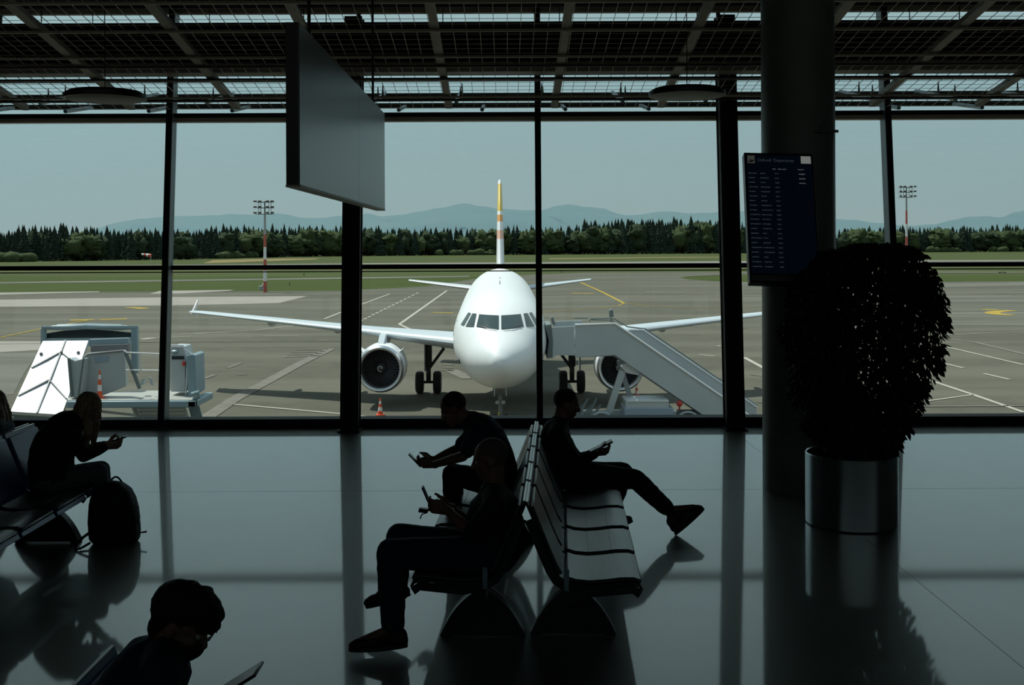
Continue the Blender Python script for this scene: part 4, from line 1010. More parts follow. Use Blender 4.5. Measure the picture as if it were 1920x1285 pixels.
while px < 1965:
    if 1449 < px < 1580: px += 8; continue
    for row in range(2):
        x = px + rt.uniform(-5, 5) + row*6
        Y = basey(x) + row*14 + rt.uniform(-4, 4)
        hfull = (W(x, toppx(x), Y).z-GZ)
        pc = 0.42 if row == 0 else 0.85
        if x < 340: pc = 0.8 if row == 0 else 0.95
        if x > 1600 and row == 0: pc = 0.3
        if rt.random() < pc:
            me_ = protos[rt.randrange(0, 4)]; h = hfull*rt.uniform(0.80, 1.10)
            put(x, Y, h, 0, me_[1], LC, 'conifers of the forest edge', 'conifer')
        else:
            me_ = protos[rt.randrange(4, 8)]; h = hfull*rt.uniform(0.68, 0.95)
            put(x, Y, h, 0, me_[1], LB_, 'broadleaf trees of the forest edge', 'broadleaf_tree')
        cnt += 1
    px += 13.0
# the depth of the wood behind the counted trees
mb = MB(); px = -60.0
while px < 2000:
    for row in range(3):
        x = px+rt.uniform(-6, 6); Y = basey(x)+34+row*16; h = (W(x, toppx(x), Y).z-GZ)*rt.uniform(0.80, 1.02)
        p = W(x, 460, Y); src, nt_ = TM[rt.randrange(0, 4)][1:3]
        o = len(mb.v); a = rt.uniform(0, 6)
        ca_, sa_ = math.cos(a), math.sin(a)
        for v in src.v: mb.v.append(Vector((p.x+(v.x*ca_-v.y*sa_)*h*1.3, Y+(v.x*sa_+v.y*ca_)*h*1.3, GZ-0.2+v.z*h)))
        mb.f += [tuple(i+o for i in f) for f in src.f]
    px += 11
o = obj('forest_interior', mb, M['con'], smooth=False); tag(o, 'dark mass of conifers standing deeper in the wood', 'forest', kind='stuff')
# bushes at the foot of the wood
sh = MB(); 
for _ in range(60):
    px = rt.choice([rt.uniform(410, 480), rt.uniform(820, 930), rt.uniform(1745, 1800), rt.uniform(1860, 1960), rt.uniform(0, 60)])
    Y = basey(px)-rt.uniform(6, 16); p = W(px, 460, Y); r = rt.uniform(1.5, 3.4); o = len(sh.v)
    sh.ell((p.x, Y, GZ+r*0.6), (r*1.4, r, r), n=10, m=7)
    for i in range(o, len(sh.v)): sh.v[i] += Vector((noise.noise(sh.v[i]), noise.noise(sh.v[i]+Vector((9, 0, 0))), noise.noise(sh.v[i]+Vector((0, 9, 0)))))*0.8
o = obj('undergrowth', sh, M['dec'], sharp=0); tag(o, 'low green bushes along the foot of the forest', 'bushes', kind='stuff')
print('trees', cnt)
# ================================================================== SEATING
M['seatblack'] = mat('seat_shell_black', (0.02, 0.024, 0.025), 0.35)
M['seatblue'] = mat('seat_shell_blue', (0.06, 0.17, 0.40), 0.38)
M['leather'] = mat('dark_leather', (0.035, 0.042, 0.042), 0.30, spec=0.8, bump=0.15, scale=60)
M['seatframe'] = mat('seat_frame_black', (0.010, 0.011, 0.012), 0.4)
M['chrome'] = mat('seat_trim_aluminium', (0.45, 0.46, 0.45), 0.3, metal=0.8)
M['capmetal'] = mat('end_cap_metal', (0.30, 0.42, 0.50), 0.4, metal=0.3)
PROF = [(0.0, 0.885), (0.035, 0.80), (0.075, 0.70), (0.115, 0.60), (0.15, 0.52), (0.18, 0.47), (0.215, 0.445)]
SEAT = [(0.215, 0.442), (0.27, 0.425), (0.35, 0.418), (0.44, 0.425), (0.53, 0.437), (0.60, 0.438), (0.64, 0.425), (0.655, 0.395)]
def thick(pts, t0, t1):
    up = []; dn = []
    for i, p in enumerate(pts):
        a = Vector(pts[max(i-1, 0)]); b = Vector(pts[min(i+1, len(pts)-1)]); d = (b-a).normalized(); n_ = Vector((-d.y, d.x))
        if n_.y < 0: n_ = -n_
        up.append((p[0]+n_.x*t1, p[1]+n_.y*t1)); dn.append((p[0]+n_.x*t0, p[1]+n_.y*t0))
    return up + dn[::-1]
def strip(pts, t0, t1, y0, y1, bulge=0.0, ny=1):
    """sheet following a side profile, from y0 to y1"""
    o = thick(pts, t0, t1); rings = []
    for k_ in range(ny+1):
        u = k_/ny; y = y0+(y1-y0)*u
        rings.append([Vector((x, y, z)) for x, z in o])
    return MB().loft(rings)
def make_bench(label, group, shell, pad):
    t = thing('beam_seating', (0, 0, 0), label, 'bench', group)
    W_ = 0.6
    for i in range(5):
        y0, y1 = i*W_+0.022, (i+1)*W_-0.022
        bk = obj('backrest', strip(PROF, -0.014, 0.0, y0, y1), shell, t, local=True, bevel=0.004)
        obj('back_pad', strip([(0.012, 0.858)]+PROF[1:-1], 0.001, 0.022, y0+0.015, y1-0.015), pad, bk, local=True, bevel=0.006)
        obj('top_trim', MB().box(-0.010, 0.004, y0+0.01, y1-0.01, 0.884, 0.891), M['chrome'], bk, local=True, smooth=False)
        st = obj('seat', strip(SEAT, -0.018, 0.0, y0, y1), shell, t, local=True, bevel=0.004)
        w3 = (y1-y0-0.03)/3
        cu = obj('seat_pad', strip(SEAT[:-1], 0.001, 0.024, y0+0.015, y1-0.015), pad, st, local=True, bevel=0.008)
        if i > 0:
            sm = MB()
            for q, zq in ((0.36, 0.4425), (0.50, 0.4585)): sm.box(q-0.0015, q+0.0015, y0+0.02, y1-0.02, zq-0.002, zq+0.001)
            obj('seam', sm, M['seatframe'], cu, local=True, smooth=False)
    for i in range(6):
        y = min(max(i*W_, 0.012), 3.0-0.012)
        o_ = thick(PROF[1:-1]+[(0.225, 0.435), (0.35, 0.410), (0.50, 0.424), (0.60, 0.432), (0.65, 0.40)], -0.052, -0.008)
        obj('side_frame', MB().loft([[Vector((x, y-0.012, z)) for x, z in o_], [Vector((x, y+0.012, z)) for x, z in o_]]), M['seatframe'], t, local=True, smooth=False)
    obj('beam', MB().box(0.22, 0.30, 0.06, 2.94, 0.28, 0.365), M['seatframe'], t, local=True, bevel=0.008)
    for y in (0.46, 2.62):
        prof = []
        n = 12
        for k_ in range(n+1):
            u = k_/n; prof.append((0.03+0.225*(u**0.92), 0.285-0.273*(0.62*u+0.38*u**3)))
        right = [(0.26+a, z) for a, z in prof] + [(0.26+0.257, 0.006), (0.26+0.235, 0.0), (0.26+0.19, 0.0), (0.26+0.18, 0.010)]
        left = [(0.52-x, z) for x, z in right][::-1]
        pts = right + left
        pd = obj('pedestal', MB().loft([[Vector((x, y-0.045, z)) for x, z in pts], [Vector((x, y+0.045, z)) for x, z in pts]]), M['seatframe'], t, local=True, smooth=False, bevel=0.004)
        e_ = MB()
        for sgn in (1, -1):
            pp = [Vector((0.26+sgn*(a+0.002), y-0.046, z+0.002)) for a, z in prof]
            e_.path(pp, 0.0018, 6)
        obj('edge_trim', e_, M['chrome'], pd, local=True)  # thin bright strips modelled in place of light reflected along the pedestal rim
        b_ = MB()
        for sgn in (1, -1): b_.tube((0.26+sgn*0.028, y-0.052, 0.262), (0.26+sgn*0.028, y-0.04, 0.262), 0.007, n=10)
        obj('bolt', b_, M['chrome'], pd, local=True)
    for y in (-0.012, 3.012):
        obj('end_cap', MB().box(0.205, 0.235, y-0.004, y+0.004, 0.395, 0.52), M['capmetal'], t, local=True, bevel=0.003)
    return t
RT = 0.047
bA = make_bench('grey padded bench in the middle facing right, near seats empty', 'back-to-back rows of beam seats', M['seatblack'], M['leather'])
bA.location = (0.105, 6.44, 0); bA.rotation_euler = (0, 0, -RT)
bB = copy_tree(bA); bB['label'] = 'grey padded bench facing left in the middle, two men with phones on it'
bB.location = (0.224, 9.46, 0); bB.rotation_euler = (0, 0, PI-RT)
bC = make_bench('blue bench at the left edge facing right, a woman on its far seat', 'blue beam seats', M['seatblue'], M['leather'])
for ch in bC.children_recursive:
    if ch.name.startswith('back_pad'): ch.data.materials[0] = M['seatblue']
bC.location = (-3.93, 6.45, 0)
bD = copy_tree(bC); bD['label'] = 'blue bench at the left edge facing left, backing onto the woman\'s bench'; bD.location = (-3.98, 9.45, 0); bD.rotation_euler = (0, 0, PI)
bE = copy_tree(bC); bE['label'] = 'blue bench in the bottom left corner under the nearest man'; bE.location = (-1.45, 1.2, 0)
bpy.context.view_layer.update()

# ================================================================== PLANTER
px0, py0, pr_ = 2.885, 9.58, 0.378
M['steel'] = mat('planter_steel', (0.42, 0.47, 0.50), 0.24, metal=1.0)
M['soil'] = mat('potting_soil', (0.025, 0.018, 0.012), 0.95, col2=(0.04, 0.03, 0.02), scale=30, bump=0.5)
M['leaf'] = mat('ficus_leaf', (0.018, 0.032, 0.014), 0.55, spec=0.25, col2=(0.028, 0.045, 0.018), scale=8)
M['stem'] = mat('ficus_bark', (0.05, 0.04, 0.03), 0.85)
pt = thing('potted_ficus', (px0, py0, 0), 'bushy ficus tree in a round steel planter in front of the column', 'potted plant')
obj('planter', MB().lathe([(pr_-0.02, 0.0), (pr_, 0.012), (pr_, 0.588), (pr_-0.006, 0.595), (pr_-0.016, 0.588), (pr_-0.016, 0.50)], (px0, py0, 0), n=80, cap=False), M['steel'], pt)
obj('soil', MB().lathe([(pr_-0.016, 0.46), (pr_-0.016, 0.50), (0.2, 0.515), (0.01, 0.52)], (px0, py0, 0), n=48), M['soil'], pt)
rl_ = random.Random(5)
CR = [(455, 1610, 1690), (470, 1545, 1722), (490, 1518, 1738), (520, 1492, 1752), (560, 1476, 1764), (600, 1470, 1769), (640, 1472, 1766), (680, 1480, 1755), (720, 1487, 1738), (760, 1492, 1715), (800, 1506, 1700), (825, 1530, 1692), (840, 1562, 1680)]
def crown(py):
    for a, b in zip(CR, CR[1:]):
        if a[0] <= py <= b[0]:
            t = (py-a[0])/(b[0]-a[0]); return a[1]+(b[1]-a[1])*t, a[2]+(b[2]-a[2])*t
    return CR[-1][1:]
st = MB()
base = Vector((px0-0.03, py0, 0.51))
st.path([base, base+Vector((0.01, 0, 0.25)), base+Vector((-0.01, 0.01, 0.5)), base+Vector((0.03, 0, 0.9)), base+Vector((0.02, 0, 1.4))], [0.05, 0.042, 0.036, 0.028, 0.015], 10)
st.path([base+Vector((0.03, 0.02, 0)), base+Vector((0.09, 0.03, 0.3)), base+Vector((0.08, 0.05, 0.8))], [0.035, 0.028, 0.015], 8)
for i in range(46):
    h_ = rl_.uniform(0.12, 1.35); a = rl_.uniform(0, 2*PI); l_ = rl_.uniform(0.35, 0.62); p = base+Vector((0.01, 0, h_))
    d_ = Vector((math.cos(a), math.sin(a), 0)); 
    st.path([p, p+d_*l_*0.4+Vector((0, 0, 0.13)), p+d_*l_*0.8+Vector((0, 0, 0.20)), p+d_*l_+Vector((0, 0, 0.12))], [0.011, 0.008, 0.005, 0.003], 5)
obj('branches', st, M['stem'], pt)
lf = MB(); cntl = 0
while cntl < 14500:
    py = rl_.uniform(455, 842); a, b = crown(py); mid = (a+b)/2; hw = (b-a)/2
    lump = 1.0 + 0.07*noise.noise((py*0.03, 0, 1.0))
    ang = rl_.uniform(0, 2*PI); rad = rl_.uniform(0.0, 1.0)**0.38
    if rad < 0.25: continue
    lump = 1.0 + 0.10*noise.noise((math.cos(ang)*2.2, math.sin(ang)*2.2, py*0.02))
    rp_ = hw*rad*lump
    x = mid + rp_*math.cos(ang)
    c = W(x, py, py0); c.y = py0 + rp_/F*py0*math.sin(ang)
    if c.z < 0.86 and rl_.random() < 0.35: continue
    if noise.noise(c*3.4+Vector((4, 1, 7))) < -0.10 and rl_.random() < 0.75: continue
    if rad > 0.9 and noise.noise(c*5.0) < -0.25: continue
    L_ = rl_.uniform(0.045, 0.074); wd = L_*rl_.uniform(0.24, 0.31)
    out = Vector((math.cos(ang), math.sin(ang), 0))
    d_ = (out*rl_.uniform(0.0, 0.8) + Vector((0, 0, -rl_.uniform(0.4, 1.1))) + Vector((rl_.uniform(-.5, .5), rl_.uniform(-.5, .5), 0))).normalized()
    s_ = d_.cross(Vector((rl_.uniform(-1, 1), rl_.uniform(-1, 1), rl_.uniform(-0.4, 1)))).normalized(); n_ = s_.cross(d_)
    e1, e2 = c+d_*L_*0.35, c+d_*L_*0.72
    o = len(lf.v)
    lf.v += [c, e1+s_*wd+n_*0.004, e2+s_*wd*0.75, c+d_*L_*1.12-n_*0.006, e2-s_*wd*0.75, e1-s_*wd+n_*0.004, c+d_*L_*0.5-n_*0.004]
    lf.f += [(o, o+1, o+6), (o+1, o+2, o+6), (o+2, o+3, o+6), (o+3, o+4, o+6), (o+4, o+5, o+6), (o+5, o, o+6)]
    cntl += 1
me = bpy.data.meshes.new('foliage'); off = Vector((px0, py0, 0)); me.from_pydata([tuple(v-off) for v in lf.v], [], lf.f); me.update(); me.materials.append(M['leaf'])
fo = bpy.data.objects.new('foliage', me); COL.objects.link(fo); fo.parent = pt; fo['kind'] = 'stuff'

# ================================================================== BACKPACK
M['bagcloth'] = mat('backpack_nylon', (0.014, 0.015, 0.017), 0.7, bump=0.3, scale=80)
M['bagtrim'] = mat('backpack_trim', (0.05, 0.052, 0.055), 0.5)
Yb_ = 9.05
c0 = W(216, 1008, Yb_); c0.z = 0
bp = thing('backpack', c0, 'black backpack standing on the floor in front of the seated woman', 'backpack')
mb = MB(); rings = []
Wb = 0.195
for z, k_, dd in ((0.0, 0.86, 0.10), (0.03, 0.98, 0.12), (0.14, 1.0, 0.13), (0.26, 0.97, 0.125), (0.35, 0.88, 0.115), (0.42, 0.70, 0.10), (0.465, 0.42, 0.07), (0.485, 0.12, 0.03)):
    rr = []
    for i in range(28):
        a = 2*PI*i/28; ca_, sa_ = math.cos(a), math.sin(a)
        sx = math.copysign(abs(ca_)**0.6, ca_)*Wb*k_; sy = math.copysign(abs(sa_)**0.6, sa_)*dd
        rr.append(c0+Vector((sx - 0.02*(z/0.48) , sy, z+0.002)))
    rings.append(rr)
mb.loft(rings); skin('body', mb, M['bagcloth'], bp, 0.008, 2, 0.004, 18)
mb = MB(); rings = []
for z, k_ in ((0.03, 0.9), (0.06, 1.0), (0.20, 1.0), (0.25, 0.8), (0.265, 0.5)):
    rings.append([c0+Vector((0.13*k_*math.copysign(abs(math.cos(a))**0.6, math.cos(a)), -0.12+0.05*math.copysign(abs(math.sin(a))**0.6, math.sin(a)), z)) for a in (2*PI*i/24 for i in range(24))])
skin('front_pocket', mb.loft(rings), M['bagcloth'], bp, 0.008, 2, 0.002, 18)
obj('grab_loop', MB().path([c0+Vector((-0.06+0.10*i/8, 0.05, 0.465+0.045*math.sin(PI*i/8))) for i in range(9)], 0.008, 8), M['bagcloth'], bp)
obj('side_strap', MB().path([c0+Vector((0.16, 0, 0.09)), c0+Vector((0.20, 0, 0.075)), c0+Vector((0.25, 0.0, 0.082))], [0.008, 0.006, 0.008], 8), M['bagcloth'], bp)
obj('compression_buckle', MB().box(c0.x+0.165, c0.x+0.195, c0.y-0.02, c0.y+0.02, 0.14, 0.19), M['bagtrim'], bp, bevel=0.004)
obj('shoulder_strap', MB().path([c0+Vector((-0.14, -0.06, 0.12)), c0+Vector((-0.21, -0.12, 0.07)), c0+Vector((-0.24, -0.20, 0.02)), c0+Vector((-0.22, -0.26, 0.012)), c0+Vector((-0.19, -0.24, 0.012)), c0+Vector((-0.15, -0.14, 0.03))], [0.012, 0.011, 0.010, 0.009, 0.009, 0.010], 8), M['bagcloth'], bp)
zp = MB()
zp.path([c0+Vector((-0.13*math.cos(t)-0.01, -0.105+0.01*math.sin(t), 0.20+0.22*math.sin(t))) for t in [PI*i/16 for i in range(17)]], 0.004, 6)
obj('zip', zp, M['bagtrim'], bp)
# ================================================================== PEOPLE
M['skin'] = mat('skin', (0.22, 0.12, 0.085), 0.55, col2=(0.25, 0.14, 0.10), scale=10)
M['skin2'] = mat('skin_pale', (0.42, 0.27, 0.20), 0.55)
M['eye'] = mat('eye_white', (0.5, 0.5, 0.48), 0.3)
M['hairdark'] = mat('hair_dark', (0.018, 0.012, 0.009), 0.75, bump=0.8, scale=90, stretch=(1, 1, 0.15))
M['hairgrey'] = mat('hair_grey', (0.12, 0.10, 0.09), 0.75, bump=0.6, scale=90)
M['hairblond'] = mat('hair_blond', (0.48, 0.37, 0.22), 0.65, bump=0.8, scale=60, stretch=(1, 1, 0.1), col2=(0.20, 0.13, 0.07))
M['navy'] = mat('cloth_navy', (0.016, 0.028, 0.055), 0.9, bump=0.2, scale=120)
M['black'] = mat('cloth_black', (0.010, 0.010, 0.011), 0.9, bump=0.2, scale=120)
M['charcoal'] = mat('cloth_charcoal', (0.022, 0.024, 0.026), 0.9, bump=0.2, scale=120)
M['jeans'] = mat('cloth_denim', (0.018, 0.030, 0.060), 0.9, bump=0.3, scale=140)
M['tealc'] = mat('cloth_teal', (0.03, 0.07, 0.07), 0.9, bump=0.2, scale=120)
M['greyden'] = mat('cloth_grey_denim', (0.10, 0.14, 0.16), 0.9, bump=0.2, scale=120)
M['shoe'] = mat('shoe_leather', (0.020, 0.017, 0.015), 0.5)
M['shoered'] = mat('shoe_dark_red', (0.05, 0.018, 0.014), 0.6)
M['sole'] = mat('shoe_sole', (0.05, 0.05, 0.05), 0.8)
M['phone'] = mat('phone_case', (0.015, 0.02, 0.022), 0.3)
M['phscreen'] = mat('phone_screen', (0.02, 0.03, 0.035), 0.3)
M['mask'] = mat('face_mask_black', (0.012, 0.012, 0.013), 0.9)

def V3(p): return p if isinstance(p, Vector) else W(*p)
def torso(mb, pts, L, k=1.0):
    """pts: (position, lateral radius, depth radius)"""
    P = [V3(p[0]) for p in pts]; rings = []
    fine = []
    for i in range(len(P)-1):
        p0, p1, p2, p3 = P[max(i-1, 0)], P[i], P[i+1], P[min(i+2, len(P)-1)]
        for s in range(4):
            t = s/4; q = 0.5*((2*p1)+(p2-p0)*t+(2*p0-5*p1+4*p2-p3)*t*t+(-p0+3*p1-3*p2+p3)*t**3)
            ts = t*t*(3-2*t)
            fine.append((q, pts[i][1]+(pts[i+1][1]-pts[i][1])*ts, pts[i][2]+(pts[i+1][2]-pts[i][2])*ts))
    fine.append((P[-1], pts[-1][1], pts[-1][2]))
    for i, (q, a, b) in enumerate(fine):
        d = (fine[min(i+1, len(fine)-1)][0]-fine[max(i-1, 0)][0]).normalized(); n_ = L.cross(d).normalized()
        rings.append([q + L*(a*k*math.copysign(abs(math.cos(t))**0.85, math.cos(t))) + n_*(b*k*math.sin(t)) for t in (2*PI*j/28 for j in range(28))])
    mb.loft(rings)
    for e_ in (0, -1):
        q, a, b = fine[e_]; d = (fine[1][0]-fine[0][0]).normalized() if e_ == 0 else (fine[-1][0]-fine[-2][0]).normalized(); n_ = L.cross(d).normalized()
        mb.ell(q, (a*k, b*k, 0.055), (L, n_, d), 20, 9)
def head_(mb, c, f, u, s=1.0):
    r = f.cross(u).normalized(); fr = (r, f, u)
    mb.ell(c+u*0.022*s-f*0.012*s, (0.077*s, 0.098*s, 0.094*s), fr, 24, 14)
    mb.ell(c+f*0.030*s-u*0.035*s, (0.064*s, 0.064*s, 0.078*s), fr, 20, 12)
    mb.ell(c+f*0.040*s-u*0.080*s, (0.050*s, 0.047*s, 0.036*s), fr, 18, 10)
    mb.ell(c+f*0.074*s-u*0.098*s, (0.020*s, 0.017*s, 0.018*s), fr, 12, 8)
    mb.ell(c+f*0.082*s+u*0.022*s, (0.046*s, 0.013*s, 0.011*s), fr, 14, 8)
    mb.cap(c+f*0.090*s+u*0.010*s, c+f*0.112*s-u*0.030*s, 0.009*s, 0.0125*s, 10)
    for q in (-1, 1):
        mb.ell(c+f*0.102*s-u*0.034*s+r*q*0.011*s, (0.009*s, 0.010*s, 0.008*s), fr, 8, 6)
        mb.ell(c+r*q*0.077*s-f*0.006*s-u*0.012*s, (0.011*s, 0.019*s, 0.032*s), fr, 12, 8)
        mb.ell(c+f*0.066*s+r*q*0.036*s-u*0.022*s, (0.022*s, 0.020*s, 0.022*s), fr, 10, 8)
    mb.ell(c+f*0.090*s-u*0.060*s, (0.023*s, 0.010*s, 0.007*s), fr, 12, 7)
    mb.ell(c+f*0.087*s-u*0.072*s, (0.020*s, 0.010*s, 0.008*s), fr, 12, 7)
def hand_(mb, w_, d, n_, s_, curl=0.9, sc=1.0, spread=0.021):
    d = d.normalized(); n_ = (n_-d*n_.dot(d)).normalized(); s_ = (s_-d*s_.dot(d)-n_*s_.dot(n_)).normalized()
    mb.cap(w_-d*0.02, w_+d*0.02*sc, 0.026*sc, 0.024*sc)
    for i in range(4):
        off = (1.5-i)*spread*sc
        mb.cap(w_+d*0.012*sc+s_*off*0.55, w_+d*0.082*sc+s_*off, 0.016*sc, 0.0125*sc, 10)
    for i, l_ in enumerate((0.074, 0.083, 0.077, 0.060)):
        p = w_+d*0.084*sc+s_*(1.5-i)*spread*sc; a = 0.0
        for j, (fr_, r0, r1) in enumerate(((0.45, 0.0100, 0.0090), (0.31, 0.0090, 0.0083), (0.24, 0.0083, 0.0072))):
            a += curl*(0.55, 0.75, 0.5)[j]*(1+0.08*i)
            q = p + (d*math.cos(a)+n_*math.sin(a))*l_*fr_*sc
            mb.cap(p, q, r0*sc, r1*sc, 8); p = q
    p = w_+d*0.022*sc+s_*0.022*sc; q = p+(s_*0.75+d*0.55+n_*0.40).normalized()*0.044*sc; mb.cap(p, q, 0.0145*sc, 0.0115*sc, 8)
    e_ = q+(s_*0.15+d*0.85+n_*0.5).normalized()*0.034*sc; mb.cap(q, e_, 0.0115*sc, 0.0100*sc, 8)
    g_ = e_+(d*0.8+n_*0.6-s_*0.1).normalized()*0.026*sc; mb.cap(e_, g_, 0.0100*sc, 0.0085*sc, 8)
def shoe_(par, ankle, toe, m, up=None):
    a, t = ankle, toe; d = (t-a); 
    up = up or Vector((0, 0, 1)); dz = up.normalized(); f = (d-dz*d.dot(dz)).normalized(); s = f.cross(dz).normalized(); fr = (s, f, dz)
    sh = MB(); L_ = (t-a).dot(f)
    h0 = (t-a).dot(dz)            # toe level relative to the ankle (negative)
    heel = a - f*0.055 + dz*(h0*0.85)
    sh.ell(a-f*0.03+dz*(h0*0.55), (0.040, 0.055, 0.055), fr, 14, 9)
    sh.ell(heel+f*0.01, (0.038, 0.045, 0.040), fr, 14, 9)
    sh.cap(a+dz*(h0*0.35), a+f*L_*0.45+dz*(h0*0.72), 0.040, 0.038)
    sh.cap(a+f*L_*0.45+dz*(h0*0.75), a+f*(L_-0.045)+dz*(h0*0.92), 0.040, 0.034)
    sh.ell(a+f*(L_*0.62)+dz*(h0*0.86), (0.050, 0.08, 0.034), fr, 16, 9)
    sh.ell(t-f*0.045+dz*0.002, (0.043, 0.052, 0.030), fr, 14, 9)
    sh.cap(a+dz*0.02, a+dz*(h0*0.5), 0.042, 0.045); sh.cap(a, a-f*0.035+dz*(h0+0.012), 0.040, 0.036); sh.cap(a-f*0.040+dz*(h0+0.010), t-f*0.055+dz*0.006, 0.036, 0.034); sh.cap(a+f*L_*0.2+dz*h0*0.4, a+f*L_*0.4+dz*(h0+0.01), 0.040, 0.036)
    o = skin('shoe', sh, m, par, 0.008, 2)
    so_ = MB(); n = 20; ring = []
    for i in range(n):
        t_ = 2*PI*i/n; u = (1-math.cos(t_))/2
        ring.append((u, math.sin(t_)))
    lo = [a - f*0.085 + f*(L_+0.09)*u + s*(0.036+0.012*u)*v + dz*(h0-0.030) for u, v in ring]
    so_.loft([lo, [p+dz*0.022 for p in lo]])
    obj('sole', so_, M['sole'], o, sharp=50)
    lc = MB()
    for i in range(3):
        p = a+f*L_*(0.30+0.12*i)+dz*(h0*(0.55+0.12*i)+0.036); lc.path([p-s*0.022, p+dz*0.006, p+s*0.022], 0.003, 6)
    obj('laces', lc, M['sole'], o)
    return o
def person(label, spine, head, arms, legs, L, mt, sleeve=1.0, hairf=None, trousers_to=1.0, tk=1.0, sk=1.06):
    root = thing('person', (V3(spine[0][0]).x, V3(spine[0][0]).y, 0), label, 'person')
    c, f, u = V3(head[0]), head[1].normalized(), head[2]; u = (u-f*u.dot(f)).normalized()
    body = MB(); head_(body, c, f, u)
    torso(body, spine, L, 0.93)
    nb = V3(spine[-1][0]); body.cap(nb, c-u*0.06-f*0.02, 0.062, 0.056)
    sh = MB(); torso(sh, spine, L, sk); sh.cap(nb, nb+(c-nb)*0.12, 0.085, 0.066)
    tr = MB(); P0 = V3(spine[0][0]); P1 = V3(spine[1][0])
    tr.ell(P0.lerp(P1, 0.1), (spine[0][1]*1.08, spine[0][2]*1.10, 0.12), None if False else (L, L.cross((P1-P0).normalized()), (P1-P0).normalized()), 20, 10)
    for a in arms:
        s0, e0, w0 = V3(a[0]), V3(a[1]), V3(a[2])
        body.cap(nb.lerp(s0, 0.5), s0, 0.058, 0.052); body.cap(s0, e0, 0.048, 0.038); body.cap(e0, e0.lerp(w0, 0.45), 0.039, 0.036); body.cap(e0.lerp(w0, 0.45), w0, 0.036, 0.025)
        hand_(body, w0, a[3], a[4], a[5], a[6] if len(a) > 6 else 0.9)
        sh.cap(nb.lerp(s0, 0.35), s0, 0.074, 0.069); sh.cap(s0, s0.lerp(e0, 0.5), 0.067, 0.060); 
        if sleeve > 0.5: sh.cap(s0.lerp(e0, 0.5), e0, 0.060, 0.052)
        else: sh.cap(s0.lerp(e0, 0.4), s0.lerp(e0, 0.75), 0.062, 0.058)
        if sleeve >= 1: sh.cap(e0, e0.lerp(w0, 0.93), 0.052, 0.037)
    for l_ in legs:
        h0, k0, a0 = V3(l_[0]), V3(l_[1]), V3(l_[2]); t0 = V3(l_[3])
        body.cap(h0, k0, 0.080, 0.052); body.cap(k0, k0.lerp(a0, 0.35), 0.052, 0.052); body.cap(k0.lerp(a0, 0.35), a0, 0.052, 0.034); body.cap(a0, a0.lerp(t0, 0.75), 0.034, 0.026)
        tr.cap(h0, h0.lerp(k0, 0.5), 0.100*tk, 0.084*tk); tr.cap(h0.lerp(k0, 0.5), k0, 0.084*tk, 0.070*tk); tr.cap(k0, k0.lerp(a0, 0.4), 0.069*tk, 0.065*tk); tr.cap(k0.lerp(a0, 0.4), k0.lerp(a0, 0.92*trousers_to), 0.065*tk, 0.056*tk)
    skin('body', body, mt['skin'], root, 0.0062, 3)
    skin('shirt', sh, mt['shirt'], root, 0.010, 3, 0.006, 11)
    skin('trousers', tr, mt['legs'], root, 0.010, 3, 0.005, 12)
    for l_ in legs: shoe_(root, V3(l_[2]), V3(l_[3]), mt['shoe'], l_[4] if len(l_) > 4 else None)
    r = f.cross(u).normalized(); ey = MB()
    for q in (-1, 1): ey.ell(c+f*0.079+r*q*0.031-u*0.002, (0.011, 0.011, 0.008), (r, f, u), 10, 8)
    obj('eyes', ey, M['eye'], root)
    if hairf:
        hb_ = MB(); hairf(hb_, c, f, u, r); skin('hair', hb_, mt['hair'], root, 0.007, 1, mt.get('hw', 0.002), 40)
    return root
def buzz(hb_, c, f, u, r):
    hb_.ell(c+u*0.030-f*0.020, (0.080, 0.098, 0.091), (r, f, u), 24, 14)
def phone_(label, c, up, face, w_=0.072, h_=0.148, t_=0.009, name='phone', cat='phone'):
    up = up.normalized(); face = (face-up*face.dot(up)).normalized(); s = up.cross(face)
    t = thing(name, c, label, cat)
    obj('body', MB().obox(c, s*w_/2, up*h_/2, face*t_/2), M['phone'], t, bevel=0.003)
    obj('screen', MB().obox(c+face*(t_/2+0.0006), s*(w_/2-0.004), up*(h_/2-0.006), face*0.0005), M['phscreen'], t, smooth=False)
    return t
LY = Vector((0, 1, 0)); Z = Vector((0, 0, 1)); X = Vector((1, 0, 0))
def P(px, py, Y): return W(px, py, Y)

# ---- nearest man on the middle bench, facing left
Y1 = 6.75
person('man in jeans sitting upright with a phone, nearest on the middle benches',
    [((928, 1040, Y1), 0.185, 0.125), ((930, 1010, Y1), 0.18, 0.158), ((927, 975, Y1), 0.185, 0.152), ((927, 945, Y1), 0.18, 0.128), ((925, 920, Y1), 0.10, 0.075)],
    ((918, 860, Y1), Vector((-1, 0.0, -0.22)), Vector((-0.2, 0, 1))),
    [((928, 950, Y1-0.21), (884, 1000, Y1-0.27), (838, 957, Y1-0.13), Vector((-1, 0.15, 0.25)), Vector((0.15, 0.9, 0.1)), Vector((0.1, -0.1, 1)), 0.9),
     ((925, 940, Y1+0.20), (884, 985, Y1+0.25), (843, 952, Y1+0.06), Vector((-1, -0.35, 0.2)), Vector((0.2, -0.9, 0.1)), Vector((0, 0, 1)), 0.9)],
    [((925, 1042, Y1-0.10), (733, 1038, Y1-0.17), (737, 1180, Y1-0.20), (655, 1212, Y1-0.25)),
     ((925, 1038, Y1+0.10), (750, 1008, Y1+0.20), (742, 1108, Y1+0.25), (684, 1132, Y1+0.30), Vector((-0.35, 0, 1)))],
    LY, dict(skin=M['skin'], shirt=M['charcoal'], legs=M['jeans'], shoe=M['shoered'], hair=M['hairgrey']), 0.6, buzz, tk=1.25, sk=1.14)
